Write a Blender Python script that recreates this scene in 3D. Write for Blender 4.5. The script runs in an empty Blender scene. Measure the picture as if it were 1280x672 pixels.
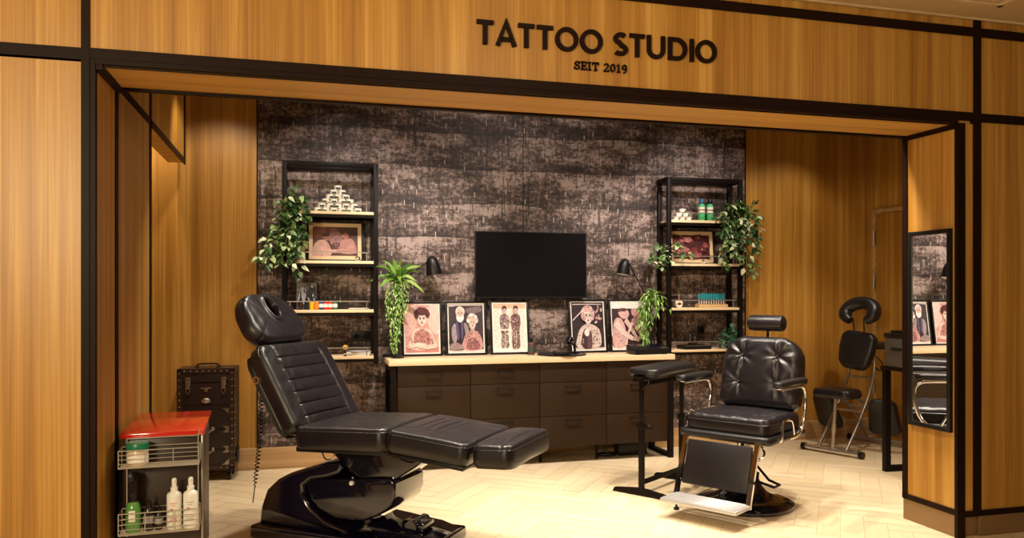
import bpy, bmesh, math, random
from mathutils import Matrix, Vector
from math import sin, cos, pi, radians as R, sqrt, exp, atan2
random.seed(7)
C = bpy.context.scene.collection

# ---------------------------------------------------------------- camera maths (1280 x 672 frame)
FPX, YAW, VH, HC = 985.0, R(15.1), 366.0, 1.40
def ray(u, v):
    t = (u-640)/FPX
    return Vector((sin(YAW)+t*cos(YAW), cos(YAW)-t*sin(YAW), -(v-VH)/FPX))
def aty(u, v, y):
    r = ray(u, v); k = y/r.y
    return Vector((r.x*k, y, HC+r.z*k))
def atx(u, v, x):
    r = ray(u, v); k = x/r.x
    return Vector((x, r.y*k, HC+r.z*k))
def atz(u, v, z):
    r = ray(u, v); k = (z-HC)/r.z
    return Vector((r.x*k, r.y*k, z))

# ---------------------------------------------------------------- materials
def new_mat(name):
    m = bpy.data.materials.new(name); m.use_nodes = True
    return m, m.node_tree.nodes, m.node_tree.links, m.node_tree.nodes['Principled BSDF']
def plain(name, col, rough=.5, metal=0, coat=0, spec=.5, trans=0, ior=1.45, bump=0, bscale=200, var=0):
    m, N, L, b = new_mat(name)
    b.inputs['Base Color'].default_value = (*col, 1)
    b.inputs['Roughness'].default_value = rough
    b.inputs['Metallic'].default_value = metal
    b.inputs['Coat Weight'].default_value = coat
    b.inputs['Coat Roughness'].default_value = .08
    b.inputs['Specular IOR Level'].default_value = spec
    b.inputs['Transmission Weight'].default_value = trans
    b.inputs['IOR'].default_value = ior
    if bump or var:
        tc = N.new('ShaderNodeTexCoord'); nz = N.new('ShaderNodeTexNoise')
        nz.inputs['Scale'].default_value = bscale; nz.inputs['Detail'].default_value = 3
        L.new(tc.outputs['Object'], nz.inputs['Vector'])
        if bump:
            bp = N.new('ShaderNodeBump'); bp.inputs['Strength'].default_value = bump; bp.inputs['Distance'].default_value = .002
            L.new(nz.outputs['Fac'], bp.inputs['Height']); L.new(bp.outputs['Normal'], b.inputs['Normal'])
        if var:
            n2 = N.new('ShaderNodeTexNoise'); n2.inputs['Scale'].default_value = 6; n2.inputs['Detail'].default_value = 4
            L.new(tc.outputs['Object'], n2.inputs['Vector'])
            mr = N.new('ShaderNodeMapRange'); mr.inputs['To Min'].default_value = rough-var; mr.inputs['To Max'].default_value = rough+var
            L.new(n2.outputs['Fac'], mr.inputs['Value']); L.new(mr.outputs['Result'], b.inputs['Roughness'])
    return m
def math_node(N, L, op, a, b=None):
    n = N.new('ShaderNodeMath'); n.operation = op
    for i, s in enumerate((a, b)):
        if s is None: continue
        if hasattr(s, 'is_linked') or hasattr(s, 'links'): L.new(s, n.inputs[i])
        else: n.inputs[i].default_value = s
    return n.outputs[0]
def ramp(N, L, fac, stops, interp='LINEAR'):
    r = N.new('ShaderNodeValToRGB'); r.color_ramp.interpolation = interp
    el = r.color_ramp.elements
    while len(el) < len(stops): el.new(.5)
    for e, (p, c) in zip(el, stops):
        e.position = p; e.color = (*c, 1) if len(c) == 3 else c
    L.new(fac, r.inputs['Fac']); return r.outputs['Color']
def wood(name, mode, cols, rough=.45, board=.125, coat=.05, bandamt=.6):
    """laminate with long fine grain; mode 'v' vertical boards, 'x' grain along x"""
    m, N, L, b = new_mat(name)
    tc = N.new('ShaderNodeTexCoord'); sp = N.new('ShaderNodeSeparateXYZ'); L.new(tc.outputs['Object'], sp.inputs[0])
    if mode == 'v':
        ac = math_node(N, L, 'ADD', sp.outputs['X'], sp.outputs['Y']); al = sp.outputs['Z']
    else:
        ac = math_node(N, L, 'ADD', sp.outputs['Y'], sp.outputs['Z']); al = sp.outputs['X']
    def noise(fa, fl, det, dist=0):
        cb = N.new('ShaderNodeCombineXYZ')
        L.new(math_node(N, L, 'MULTIPLY', ac, fa), cb.inputs[0]); L.new(math_node(N, L, 'MULTIPLY', al, fl), cb.inputs[1])
        n = N.new('ShaderNodeTexNoise'); n.inputs['Scale'].default_value = 1; n.inputs['Detail'].default_value = det
        n.inputs['Distortion'].default_value = dist; L.new(cb.outputs[0], n.inputs['Vector']); return n.outputs['Fac']
    g1 = noise(95, 1.1, 5, .4); g2 = noise(14, .22, 3, .5)
    w = N.new('ShaderNodeTexWhiteNoise'); w.noise_dimensions = '1D'
    L.new(math_node(N, L, 'FLOOR', math_node(N, L, 'DIVIDE', ac, board)), w.inputs['W'])
    w2 = N.new('ShaderNodeTexWhiteNoise'); w2.noise_dimensions = '1D'
    L.new(math_node(N, L, 'FLOOR', math_node(N, L, 'DIVIDE', math_node(N, L, 'ADD', ac, 3.17), board*.37)), w2.inputs['W'])
    f = math_node(N, L, 'ADD', math_node(N, L, 'MULTIPLY', g1, .55), math_node(N, L, 'MULTIPLY', g2, .75))
    f = math_node(N, L, 'ADD', f, math_node(N, L, 'MULTIPLY', w.outputs['Value'], .20*bandamt))
    f = math_node(N, L, 'ADD', f, math_node(N, L, 'MULTIPLY', w2.outputs['Value'], .16*bandamt))
    f = math_node(N, L, 'SUBTRACT', f, .15+.18*bandamt)
    col = ramp(N, L, f, [(.22, cols[0]), (.5, cols[1]), (.72, cols[2])])
    L.new(col, b.inputs['Base Color'])
    b.inputs['Roughness'].default_value = rough; b.inputs['Coat Weight'].default_value = coat; b.inputs['Coat Roughness'].default_value = .3
    bp = N.new('ShaderNodeBump'); bp.inputs['Strength'].default_value = .06; bp.inputs['Distance'].default_value = .003
    L.new(g1, bp.inputs['Height']); L.new(bp.outputs['Normal'], b.inputs['Normal'])
    return m
def wallpaper(name):
    """distressed grey-brown woven wallpaper: cloudy horizontal bands, vertical dark threads, pale flecks"""
    m, N, L, b = new_mat(name)
    tc = N.new('ShaderNodeTexCoord')
    def nz(scl, s=1, det=5, rough=.6, off=0):
        mp = N.new('ShaderNodeMapping'); mp.inputs['Scale'].default_value = scl; mp.inputs['Location'].default_value = (off, off*.7, off*1.3)
        L.new(tc.outputs['Object'], mp.inputs['Vector'])
        n = N.new('ShaderNodeTexNoise'); n.inputs['Scale'].default_value = s; n.inputs['Detail'].default_value = det; n.inputs['Roughness'].default_value = rough
        L.new(mp.outputs[0], n.inputs['Vector']); return n.outputs['Fac']
    cloud = nz((3.4, 1, 8.5), 1, 8, .72); patch = nz((1.3, 1, 3.2), 1, 3, .55, 4.1)
    fine = nz((30, 1, 34), 1, 7, .85, 2.2); vert = nz((30, 1, 2.4), 1, 4, .65, 7.7); hor = nz((4, 1, 46), 1, 3, .6, 9.1)
    sx_ = N.new('ShaderNodeSeparateXYZ'); L.new(tc.outputs['Object'], sx_.inputs[0])
    ph = math_node(N, L, 'FRACT', math_node(N, L, 'ADD', math_node(N, L, 'MULTIPLY', sx_.outputs['Z'], -1/.30), math_node(N, L, 'MULTIPLY', patch, .35)))
    rows = math_node(N, L, 'MULTIPLY', math_node(N, L, 'POWER', ph, 2.2), math_node(N, L, 'ADD', math_node(N, L, 'MULTIPLY', patch, 1.6), -.2))
    f = math_node(N, L, 'MULTIPLY', cloud, 1.25)
    f = math_node(N, L, 'ADD', f, math_node(N, L, 'MULTIPLY', patch, .60))
    f = math_node(N, L, 'ADD', f, math_node(N, L, 'MULTIPLY', fine, 1.45))
    f = math_node(N, L, 'ADD', f, math_node(N, L, 'MULTIPLY', vert, .42))
    f = math_node(N, L, 'ADD', f, math_node(N, L, 'MULTIPLY', hor, .26))
    f = math_node(N, L, 'SUBTRACT', f, math_node(N, L, 'MULTIPLY', rows, .36))
    f = math_node(N, L, 'SUBTRACT', f, 1.34)
    col = ramp(N, L, f, [(.30, (.007, .0035, .0025)), (.46, (.034, .019, .015)), (.60, (.098, .062, .052)), (.78, (.34, .255, .23))])
    # vertical dark threads
    th = nz((26, 1, 1.6), 1, 2, .5, 12.3); thn = nz((9, 1, 5), 1, 3, .6, 3.3)
    tm = math_node(N, L, 'MULTIPLY', math_node(N, L, 'GREATER_THAN', th, .625), math_node(N, L, 'GREATER_THAN', thn, .50))
    mx = N.new('ShaderNodeMix'); mx.data_type = 'RGBA'; L.new(math_node(N, L, 'MULTIPLY', tm, .75), mx.inputs['Factor']); L.new(col, mx.inputs['A']); mx.inputs['B'].default_value = (.018, .011, .009, 1)
    # pale flecks, each a short upright dash
    mp = N.new('ShaderNodeMapping'); mp.inputs['Scale'].default_value = (11.5, 1, 5.6); L.new(tc.outputs['Object'], mp.inputs['Vector'])
    ms = N.new('ShaderNodeSeparateXYZ'); L.new(mp.outputs[0], ms.inputs[0])
    cb = N.new('ShaderNodeCombineXYZ'); L.new(ms.outputs['X'], cb.inputs[0]); L.new(ms.outputs['Z'], cb.inputs[1])
    vo = N.new('ShaderNodeTexVoronoi'); vo.voronoi_dimensions = '2D'; vo.inputs['Scale'].default_value = 1; L.new(cb.outputs[0], vo.inputs['Vector'])
    df = N.new('ShaderNodeVectorMath'); df.operation = 'SUBTRACT'; L.new(cb.outputs[0], df.inputs[0]); L.new(vo.outputs['Position'], df.inputs[1])
    ds = N.new('ShaderNodeSeparateXYZ'); L.new(df.outputs[0], ds.inputs[0])
    ok = math_node(N, L, 'MULTIPLY', math_node(N, L, 'LESS_THAN', math_node(N, L, 'ADD', math_node(N, L, 'ABSOLUTE', ds.outputs['X']), math_node(N, L, 'MULTIPLY', fine, .07)), .075), math_node(N, L, 'LESS_THAN', math_node(N, L, 'ADD', math_node(N, L, 'ABSOLUTE', ds.outputs['Y']), math_node(N, L, 'MULTIPLY', hor, .12)), .18))
    vs = N.new('ShaderNodeSeparateColor'); L.new(vo.outputs['Color'], vs.inputs[0])
    ok = math_node(N, L, 'MULTIPLY', ok, math_node(N, L, 'GREATER_THAN', vs.outputs[0], .45))
    ok = math_node(N, L, 'MULTIPLY', ok, math_node(N, L, 'GREATER_THAN', fine, .44))
    m2 = N.new('ShaderNodeMix'); m2.data_type = 'RGBA'; L.new(math_node(N, L, 'MULTIPLY', ok, .8), m2.inputs['Factor']); L.new(mx.outputs['Result'], m2.inputs['A']); m2.inputs['B'].default_value = (.55, .47, .42, 1)
    L.new(m2.outputs['Result'], b.inputs['Base Color'])
    b.inputs['Roughness'].default_value = .62
    bp = N.new('ShaderNodeBump'); bp.inputs['Strength'].default_value = .25; bp.inputs['Distance'].default_value = .004
    L.new(f, bp.inputs['Height']); L.new(bp.outputs['Normal'], b.inputs['Normal'])
    return m
def leaf_mat(name, stops):
    m, N, L, b = new_mat(name)
    g = N.new('ShaderNodeNewGeometry')
    col = ramp(N, L, g.outputs['Random Per Island'], stops)
    L.new(col, b.inputs['Base Color']); b.inputs['Roughness'].default_value = .38
    b.inputs['Specular IOR Level'].default_value = .5
    return m
def floor_mat(name):
    m, N, L, b = new_mat(name)
    at = N.new('ShaderNodeAttribute'); at.attribute_name = 'tint'
    tc = N.new('ShaderNodeTexCoord'); uv = N.new('ShaderNodeUVMap')
    mp = N.new('ShaderNodeMapping'); mp.inputs['Scale'].default_value = (3.2, 42, 1); L.new(uv.outputs[0], mp.inputs['Vector'])
    nz = N.new('ShaderNodeTexNoise'); nz.inputs['Scale'].default_value = 1; nz.inputs['Detail'].default_value = 5; L.new(mp.outputs[0], nz.inputs['Vector'])
    n2 = N.new('ShaderNodeTexNoise'); n2.inputs['Scale'].default_value = 5; n2.inputs['Detail'].default_value = 3; L.new(tc.outputs['Object'], n2.inputs['Vector'])
    f = math_node(N, L, 'ADD', math_node(N, L, 'MULTIPLY', nz.outputs['Fac'], .5), math_node(N, L, 'MULTIPLY', at.outputs['Fac'], .40))
    f = math_node(N, L, 'ADD', f, math_node(N, L, 'MULTIPLY', n2.outputs['Fac'], .2))
    col = ramp(N, L, f, [(.10, (.58, .41, .23)), (.34, (.74, .575, .37)), (.58, (.79, .635, .42)), (.85, (.83, .68, .47))])
    L.new(col, b.inputs['Base Color']); b.inputs['Roughness'].default_value = .38
    b.inputs['Specular IOR Level'].default_value = .35
    bp = N.new('ShaderNodeBump'); bp.inputs['Strength'].default_value = .05; bp.inputs['Distance'].default_value = .002
    L.new(nz.outputs['Fac'], bp.inputs['Height']); L.new(bp.outputs['Normal'], b.inputs['Normal'])
    return m

WV = [(.27, .112, .012), (.45, .215, .034), (.63, .355, .085)]
M = {}
M['wood'] = wood('wood_panel', 'v', WV)
M['wood_in'] = wood('wood_panel_inside', 'v', WV)
M['woodx'] = wood('wood_soffit_lit', 'x', [(.44, .205, .034), (.62, .335, .07), (.74, .45, .125)], board=.16)  # same wood as the panels, floor bounce light put into paler colours
M['trim'] = plain('dark_bronze_trim', (.0125, .0042, .0018), .5, .0, spec=.13)
M['plinth'] = plain('bronze_plinth', (.27, .165, .075), .35, .4)
M['rib_alu'] = plain('cast_aluminium', (.52, .51, .52), .42, .45)
M['paper'] = wallpaper('distressed_wallpaper')
M['floor'] = floor_mat('oak_herringbone')
M['gap'] = plain('floor_joint', (.60, .45, .27), .8)
M['cream'] = plain('ceiling_paint', (.68, .50, .28), .7)
M['dark'] = plain('dark_ceiling', (.03, .025, .02), .8)
M['skirt'] = wood('skirting_oak', 'x', [(.36, .21, .08), (.50, .31, .14), (.62, .42, .2)])
M['leather'] = plain('black_leather', (.0085, .0060, .0088), .36, spec=.68, bump=.22, bscale=420, var=.07)
M['leather2'] = plain('black_vinyl', (.0095, .0075, .009), .40, spec=.6, bump=.12, bscale=500, var=.05)
M['gloss'] = plain('black_gloss_shell', (.005, .0035, .011), .09, coat=.8, spec=.6)  # faint blue of a reflection put into the black base colour
M['black'] = plain('black_satin', (.007, .0055, .0055), .38, spec=.4)
M['steel_black'] = plain('black_powder_steel', (.006, .0035, .0028), .48, spec=.15)
M['chrome'] = plain('chrome', (.80, .81, .84), .1, 1)
M['alu'] = plain('brushed_aluminium', (.70, .68, .66), .3, 1)
M['tubing'] = plain('satin_grey_tube', (.36, .32, .28), .35, .85)
M['wire'] = plain('wire_zinc', (.62, .60, .56), .28, .9)
M['screen'] = plain('screen_glass', (.006, .005, .006), .14, spec=.5)
M['oaktop'] = wood('oak_worktop', 'x', [(.62, .44, .24), (.74, .56, .34), (.80, .64, .42)], board=.3, bandamt=.3)
M['drawer'] = plain('brown_grey_laminate', (.025, .0105, .003), .55, spec=.28, bump=.02, bscale=80)
M['red'] = plain('red_lacquer', (.55, .018, .008), .16, coat=.6)
M['trolley'] = plain('brown_black_melamine', (.030, .015, .009), .42)
M['trunk'] = plain('trunk_leather', (.020, .010, .008), .42, bump=.3, bscale=160)
M['trunk_edge'] = plain('trunk_binding', (.034, .016, .012), .38, bump=.2, bscale=200)
M['brass'] = plain('aged_nickel', (.42, .36, .30), .3, .95)
M['white'] = plain('white_plastic', (.80, .77, .72), .35)
M['tin'] = plain('white_tin', (.82, .80, .72), .3)
M['label_dark'] = plain('dark_label', (.05, .06, .055), .5)
M['paperlabel'] = plain('paper_label', (.80, .76, .70), .6)
M['redprint'] = plain('red_print', (.6, .05, .06), .6)
M['greyprint'] = plain('grey_print', (.32, .30, .30), .6)
M['green_liq'] = plain('green_soap', (.07, .50, .20), .2, spec=.6)
M['green_clear'] = plain('green_clear_bottle', (.16, .42, .10), .12, trans=.35)
M['bluecap'] = plain('blue_cap', (.02, .12, .26), .35)
M['teal'] = plain('teal_rubber', (.012, .25, .30), .45)
M['teak'] = plain('light_wood_block', (.62, .40, .18), .5)
M['porcelain'] = plain('porcelain', (.78, .70, .58), .2)
M['goldcap'] = plain('brown_gold_figure', (.35, .20, .07), .35, .3)
M['greenlid'] = plain('green_lid', (.01, .16, .075), .35)
M['jar'] = plain('beige_jar', (.62, .48, .34), .3)
M['amber'] = plain('dark_dropper', (.02, .014, .012), .25)
M['mirror'] = plain('mirror_glass', (.93, .93, .93), .0, 1)
M['ivy'] = leaf_mat('ivy_leaves', [(0, (.010, .035, .006)), (.45, (.030, .085, .014)), (.70, (.085, .16, .035)), (.88, (.36, .44, .20)), (1, (.68, .70, .48))])
M['fern'] = leaf_mat('fern_leaves', [(0, (.05, .15, .02)), (.5, (.17, .34, .05)), (1, (.44, .58, .17))])
M['pothos'] = leaf_mat('pothos_leaves', [(0, (.03, .08, .02)), (.5, (.10, .20, .05)), (.8, (.40, .48, .24)), (1, (.6, .64, .42))])
M['darkleaf'] = leaf_mat('dark_leaves', [(0, (.008, .05, .024)), (.6, (.02, .12, .055)), (1, (.07, .24, .12))])
M['stem'] = plain('plant_stem', (.07, .10, .025), .6)
M['pot'] = plain('black_pot', (.012, .010, .010), .45)
M['lampin'] = plain('white_enamel', (.85, .82, .78), .4)
M['rose'] = plain('dark_rose_glass', (.10, .045, .035), .12)
M['machine'] = plain('dark_grey_casing', (.075, .062, .055), .45)
M['mat'] = plain('print_mat', (.82, .78, .73), .6)
M['mat_tan'] = plain('tan_mount', (.66, .47, .27), .6)

# ---------------------------------------------------------------- mesh builder
class MB:
    def __init__(s): s.bm = bmesh.new(); s.mi = 0; s.mats = []
    def use(s, mat):
        if mat not in s.mats: s.mats.append(mat)
        s.mi = s.mats.index(mat); return s
    def _f(s, vs):
        try: f = s.bm.faces.new(vs); f.material_index = s.mi; return f
        except ValueError: return None
    def box(s, c, d, rot=None, bev=0, seg=2):
        mt = Matrix.Translation(c)
        if rot is not None: mt = mt @ rot
        mt = mt @ Matrix.Diagonal((d[0], d[1], d[2], 1))
        r = bmesh.ops.create_cube(s.bm, size=1, matrix=mt); vs = r['verts']
        fs = set(f for v in vs for f in v.link_faces)
        for f in fs: f.material_index = s.mi
        if bev:
            es = list(set(e for v in vs for e in v.link_edges))
            rr = bmesh.ops.bevel(s.bm, geom=es, offset=min(bev, .49*min(d)), segments=seg, affect='EDGES', profile=.5)
            for f in rr['faces']: f.material_index = s.mi
        return s
    def b2(s, x0, x1, y0, y1, z0, z1, bev=0, seg=2):
        return s.box(((x0+x1)/2, (y0+y1)/2, (z0+z1)/2), (abs(x1-x0), abs(y1-y0), abs(z1-z0)), None, bev, seg)
    def tube(s, pts, r, n=8, closed=False, cap=True, flat=None):
        pts = [Vector(p) for p in pts]; k = len(pts); rings = []; rs = r if isinstance(r, (list, tuple)) else [r]*k
        up = None
        for i, p in enumerate(pts):
            if closed: t = (pts[(i+1) % k]-pts[i-1])
            else: t = pts[min(i+1, k-1)]-pts[max(i-1, 0)]
            t.normalize()
            if up is None:
                a = Vector((0, 0, 1)) if abs(t.z) < .9 else Vector((1, 0, 0))
                up = (a-t*a.dot(t)).normalized()
            else:
                up = (up-t*up.dot(t)); up = up.normalized() if up.length > 1e-6 else t.orthogonal().normalized()
            sd = t.cross(up)
            ring = []
            for j in range(n):
                an = 2*pi*(j+.5)/n
                ring.append(s.bm.verts.new(p+(up*sin(an)*(flat or 1)+sd*cos(an))*rs[i]))
            rings.append(ring)
        for i in range(k if closed else k-1):
            A, B = rings[i], rings[(i+1) % k]
            for j in range(n): s._f((A[j], A[(j+1) % n], B[(j+1) % n], B[j]))
        if cap and not closed:
            s._f(rings[0][::-1]); s._f(rings[-1])
        return s
    def cyl(s, p0, p1, r0, r1=None, n=16):
        return s.tube([p0, p1], [r0, r0 if r1 is None else r1], n)
    def lathe(s, prof, o=(0, 0, 0), n=24, rot=None):
        o = Vector(o); rings = []
        for (r, z) in prof:
            ring = []
            for j in range(n):
                v = Vector((max(r, 1e-4)*cos(2*pi*j/n), max(r, 1e-4)*sin(2*pi*j/n), z))
                if rot is not None: v = rot @ v
                ring.append(s.bm.verts.new(o+v))
            rings.append(ring)
        for A, B in zip(rings, rings[1:]):
            for j in range(n): s._f((A[j], A[(j+1) % n], B[(j+1) % n], B[j]))
        s._f(rings[0][::-1]); s._f(rings[-1]); return s
    def prism(s, poly, a0, a1, axis='y', bev=0, seg=2):
        def P(p, a): return {'y': (p[0], a, p[1]), 'x': (a, p[0], p[1]), 'z': (p[0], p[1], a)}[axis]
        A = [s.bm.verts.new(P(p, a0)) for p in poly]; B = [s.bm.verts.new(P(p, a1)) for p in poly]
        n = len(poly); fs = [s._f(A), s._f(B[::-1])]
        for i in range(n): fs.append(s._f((A[i], B[i], B[(i+1) % n], A[(i+1) % n])))
        fs = [f for f in fs if f]
        bmesh.ops.recalc_face_normals(s.bm, faces=fs)
        if bev:
            es = [e for e in fs[0].edges]+[e for e in fs[1].edges]
            rr = bmesh.ops.bevel(s.bm, geom=es, offset=bev, segments=seg, affect='EDGES', profile=.5)
            for f in rr['faces']: f.material_index = s.mi
        return s
    def quad(s, a, b, c, d): s._f([s.bm.verts.new(p) for p in (a, b, c, d)]); return s
    def poly(s, pts): s._f([s.bm.verts.new(p) for p in pts]); return s
    def sphere(s, c, r, n=12, sc=(1, 1, 1)):
        mt = Matrix.Translation(c) @ Matrix.Diagonal((r*sc[0], r*sc[1], r*sc[2], 1))
        q = bmesh.ops.create_uvsphere(s.bm, u_segments=n, v_segments=max(6, n//2+2), radius=1, matrix=mt)
        for f in set(f for v in q['verts'] for f in v.link_faces): f.material_index = s.mi
        return s
    def pad(s, L, W, T, r=.03, Rc=.05, crown=.01, disp=None, wf=None, nx=40, ny=24, mt=None, bulge=.004, xf=None):
        """upholstered pad centred on the origin: x length, y width, z up"""
        mt = mt or Matrix()
        def samp(h, n):
            e = [0, .12*r, .35*r, .65*r, r]
            mid = [-(h-r)+2*(h-r)*i/n for i in range(n+1)]
            return [-h+q for q in e[:-1]]+mid+[h-q for q in e[:-1]][::-1]
        xs, ys = samp(L/2, nx), samp(W/2, ny); top = []
        def plan(x, y):
            ax, ay = abs(x), abs(y); dx, dy = ax-(L/2-Rc), ay-(W/2-Rc)
            if dx > 0 and dy > 0:
                h = sqrt(dx*dx+dy*dy); k = max(dx, dy)/h
                ax, ay = L/2-Rc+dx*k, W/2-Rc+dy*k
            x2, y2 = math.copysign(ax, x), math.copysign(ay, y)
            y3 = y2*(wf(x2) if wf else 1)
            return (x2+(xf(y3) if xf else 0)), y3
        for x in xs:
            row = []
            for y in ys:
                dx, dy = max(0, r-(L/2-abs(x))), max(0, r-(W/2-abs(y)))
                q = min(r, max(dx, dy) if min(dx, dy) == 0 else min(r, sqrt(dx*dx+dy*dy)))
                z = T/2-(r-sqrt(max(0, r*r-q*q)))
                z += crown*(1-(2*x/L)**2)*(1-(2*y/W)**2)
                px, py = plan(x, y)
                if disp: z += disp(px, py)*min(1, max(0, (1-q/r))*2+.0)
                row.append(s.bm.verts.new(mt @ Vector((px, py, z))))
            top.append(row)
        I, J = len(xs), len(ys)
        for i in range(I-1):
            for j in range(J-1): s._f((top[i][j], top[i+1][j], top[i+1][j+1], top[i][j+1]))
        ring = [(i, 0) for i in range(I)]+[(I-1, j) for j in range(1, J)]+[(i, J-1) for i in range(I-2, -1, -1)]+[(0, j) for j in range(J-2, 0, -1)]
        loops = [[top[i][j] for i, j in ring]]
        rb = min(r, .02)
        for zz, out in ((lambda t: (T/2-r)*.35-T*.15, bulge), (lambda t: -T/2+rb, bulge*.6), (lambda t: -T/2, -rb*.7)):
            lp = []
            for i, j in ring:
                px, py = plan(xs[i], ys[j]); v = Vector((px, py, 0)); d = v.normalized() if v.length else v
                lp.append(s.bm.verts.new(mt @ Vector((px+d.x*out, py+d.y*out, zz(0)))))
            loops.append(lp)
        n = len(ring)
        for A, B in zip(loops, loops[1:]):
            for k in range(n): s._f((A[k], B[k], B[(k+1) % n], A[(k+1) % n]))
        s._f(loops[-1][::-1]); return s
    def build(s, name, mat=None, parent=None, smooth=True, angle=.7, loc=None):
        me = bpy.data.meshes.new(name)
        if mat is not None: mats = [mat]
        else: mats = s.mats
        if mat is not None:
            for f in s.bm.faces: f.material_index = 0
        bmesh.ops.recalc_face_normals(s.bm, faces=s.bm.faces[:]) if smooth else None
        s.bm.to_mesh(me); s.bm.free()
        for m in mats: me.materials.append(m)
        if smooth:
            me.polygons.foreach_set('use_smooth', [True]*len(me.polygons))
            me.set_sharp_from_angle(angle=angle)
        o = bpy.data.objects.new(name, me); C.objects.link(o)
        if parent: o.parent = parent
        if loc: o.location = loc
        return o

def tag(o, label, cat, group=None):
    o['label'] = label; o['category'] = cat
    if group: o['group'] = group
    return o
def thing(name, label, cat, loc=(0, 0, 0), rz=0, group=None):
    o = bpy.data.objects.new(name, None); C.objects.link(o); o.empty_display_size = .1
    o.location = loc; o.rotation_euler = (0, 0, rz)
    return tag(o, label, cat, group)
def struct(name, mb, mat=None, smooth=False, parent=None):
    o = mb.build(name, mat, parent, smooth)
    if not parent: o['kind'] = 'structure'
    return o
def dup(root, loc, rz=None, label=None, group=None):
    r = root.copy(); C.objects.link(r); r.location = loc
    if rz is not None: r.rotation_euler = (0, 0, rz)
    if label: r['label'] = label
    if group: r['group'] = group
    for ch in list(root.children):
        c = ch.copy(); C.objects.link(c); c.parent = r
        for g in ch.children:
            d = g.copy(); C.objects.link(d); d.parent = c
    return r
def rotx(a): return Matrix.Rotation(a, 4, 'X')
def roty(a): return Matrix.Rotation(a, 4, 'Y')
def rotz(a): return Matrix.Rotation(a, 4, 'Z')
def T(x, y, z): return Matrix.Translation((x, y, z))
def smooth_pts(pts, n=6, closed=False):
    """Catmull-Rom through the points"""
    P = [Vector(p) for p in pts]; k = len(P); out = []
    for i in range(k if closed else k-1):
        a = P[i-1] if (i > 0 or closed) else P[0]; b = P[i]; c = P[(i+1) % k]; d = P[(i+2) % k] if (i+2 < k or closed) else P[-1]
        for j in range(n):
            t = j/n
            out.append(.5*((2*b)+(c-a)*t+(2*a-5*b+4*c-d)*t*t+(3*b-a-3*c+d)*t**3))
    if not closed: out.append(P[-1])
    return out
# ================================================================ SETTING
YF, YJ, YB = 3.684, 4.10, 6.57           # facade face, rear of the portal, back wall
XL, XR = -.838, 3.631                    # portal jambs
ZL, ZM, ZT, ZC = 2.37, 2.435, 2.90, 2.975
XRW = 5.43                               # right side wall of the studio
# floor: herringbone boards as faces of one mesh
def make_floor():
    b = bmesh.new(); tl = b.faces.layers.float.new('tint'); uvl = b.loops.layers.uv.new('UVMap')
    w, n = .13, 5
    def clip(poly, x0, x1, y0, y1):
        for ax, lim, sg in ((0, x0, 1), (0, x1, -1), (1, y0, 1), (1, y1, -1)):
            out = []
            for i in range(len(poly)):
                p, q = poly[i-1], poly[i]; ip, iq = sg*(p[ax]-lim) >= 0, sg*(q[ax]-lim) >= 0
                if ip != iq:
                    t = (lim-p[ax])/(q[ax]-p[ax]); out.append(tuple(a+(c-a)*t for a, c in zip(p, q)))
                if iq: out.append(q)
            poly = out
            if len(poly) < 3: return []
        return poly
    g = .0022; an = R(52); ca, sa = cos(an), sin(an)
    rnd = random.Random(3)
    for i in range(-75, 76):
        for j in range(-14, 15):
            ox, oy = (i+n*j)*w, (i-n*j)*w
            for (x0, x1, y0, y1, hz) in ((0, n*w, 0, w, 1), (0, w, w, w+n*w, 0)):
                t = rnd.random(); du = rnd.random()*9
                cs = [(x0+g, y0+g), (x1-g, y0+g), (x1-g, y1-g), (x0+g, y1-g)]
                P = []
                for (x, y) in cs:
                    u, v = (x, y) if hz else (y, x)
                    X, Y = ox+x, oy+y
                    P.append((X*ca-Y*sa+2, X*sa+Y*ca+4.5, u+du, v+du))
                if max(p[0] for p in P) < -2.2 or min(p[0] for p in P) > XRW or max(p[1] for p in P) < -1.5 or min(p[1] for p in P) > YB: continue
                P = clip(P, -2.2, XRW, -1.5, YB)
                if not P: continue
                f = b.faces.new([b.verts.new((p[0], p[1], 0)) for p in P]); f[tl] = t
                for lp, p in zip(f.loops, P): lp[uvl].uv = (p[2], p[3])
    f = b.faces.new([b.verts.new(p) for p in ((-2.2, -1.5, -.0012), (XRW, -1.5, -.0012), (XRW, YB, -.0012), (-2.2, YB, -.0012))]); f.material_index = 1
    # slab body below
    me = bpy.data.meshes.new('floor'); b.to_mesh(me); b.free()
    me.materials.append(M['floor']); me.materials.append(M['gap'])
    o = bpy.data.objects.new('floor', me); C.objects.link(o); o['kind'] = 'structure'
make_floor()

# back wall: oak cladding either side of the papered stretch
m = MB().b2(-1.6, XRW+.1, YB+.004, YB+.12, 0, 3.02); struct('wall_back', m, M['wood_in'])
xa, xb = aty(322.5, 300, YB).x, aty(930, 300, YB).x
xs = aty(653.5, 200, YB).x
m = MB().b2(xa, xs-.0015, YB-.012, YB+.004, .175, 3.0).b2(xs+.0015, xb, YB-.012, YB+.004, .175, 3.0)
o = struct('wall_back_paper', m, M['paper'])
m = MB().b2(-1.6, XRW, YB-.022, YB+.004, 0, .172, .003); struct('baseboard_back', m, M['skirt'])
m = MB().b2(xs-.003, xs+.003, YB-.0128, YB-.010, .175, 3.0).b2(xb+.003, xb+.012, YB-.014, YB+.004, .172, 3.0).b2(xa-.010, xa-.002, YB-.014, YB+.004, .172, 3.0); struct('trim_1', m, M['trim'])
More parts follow.
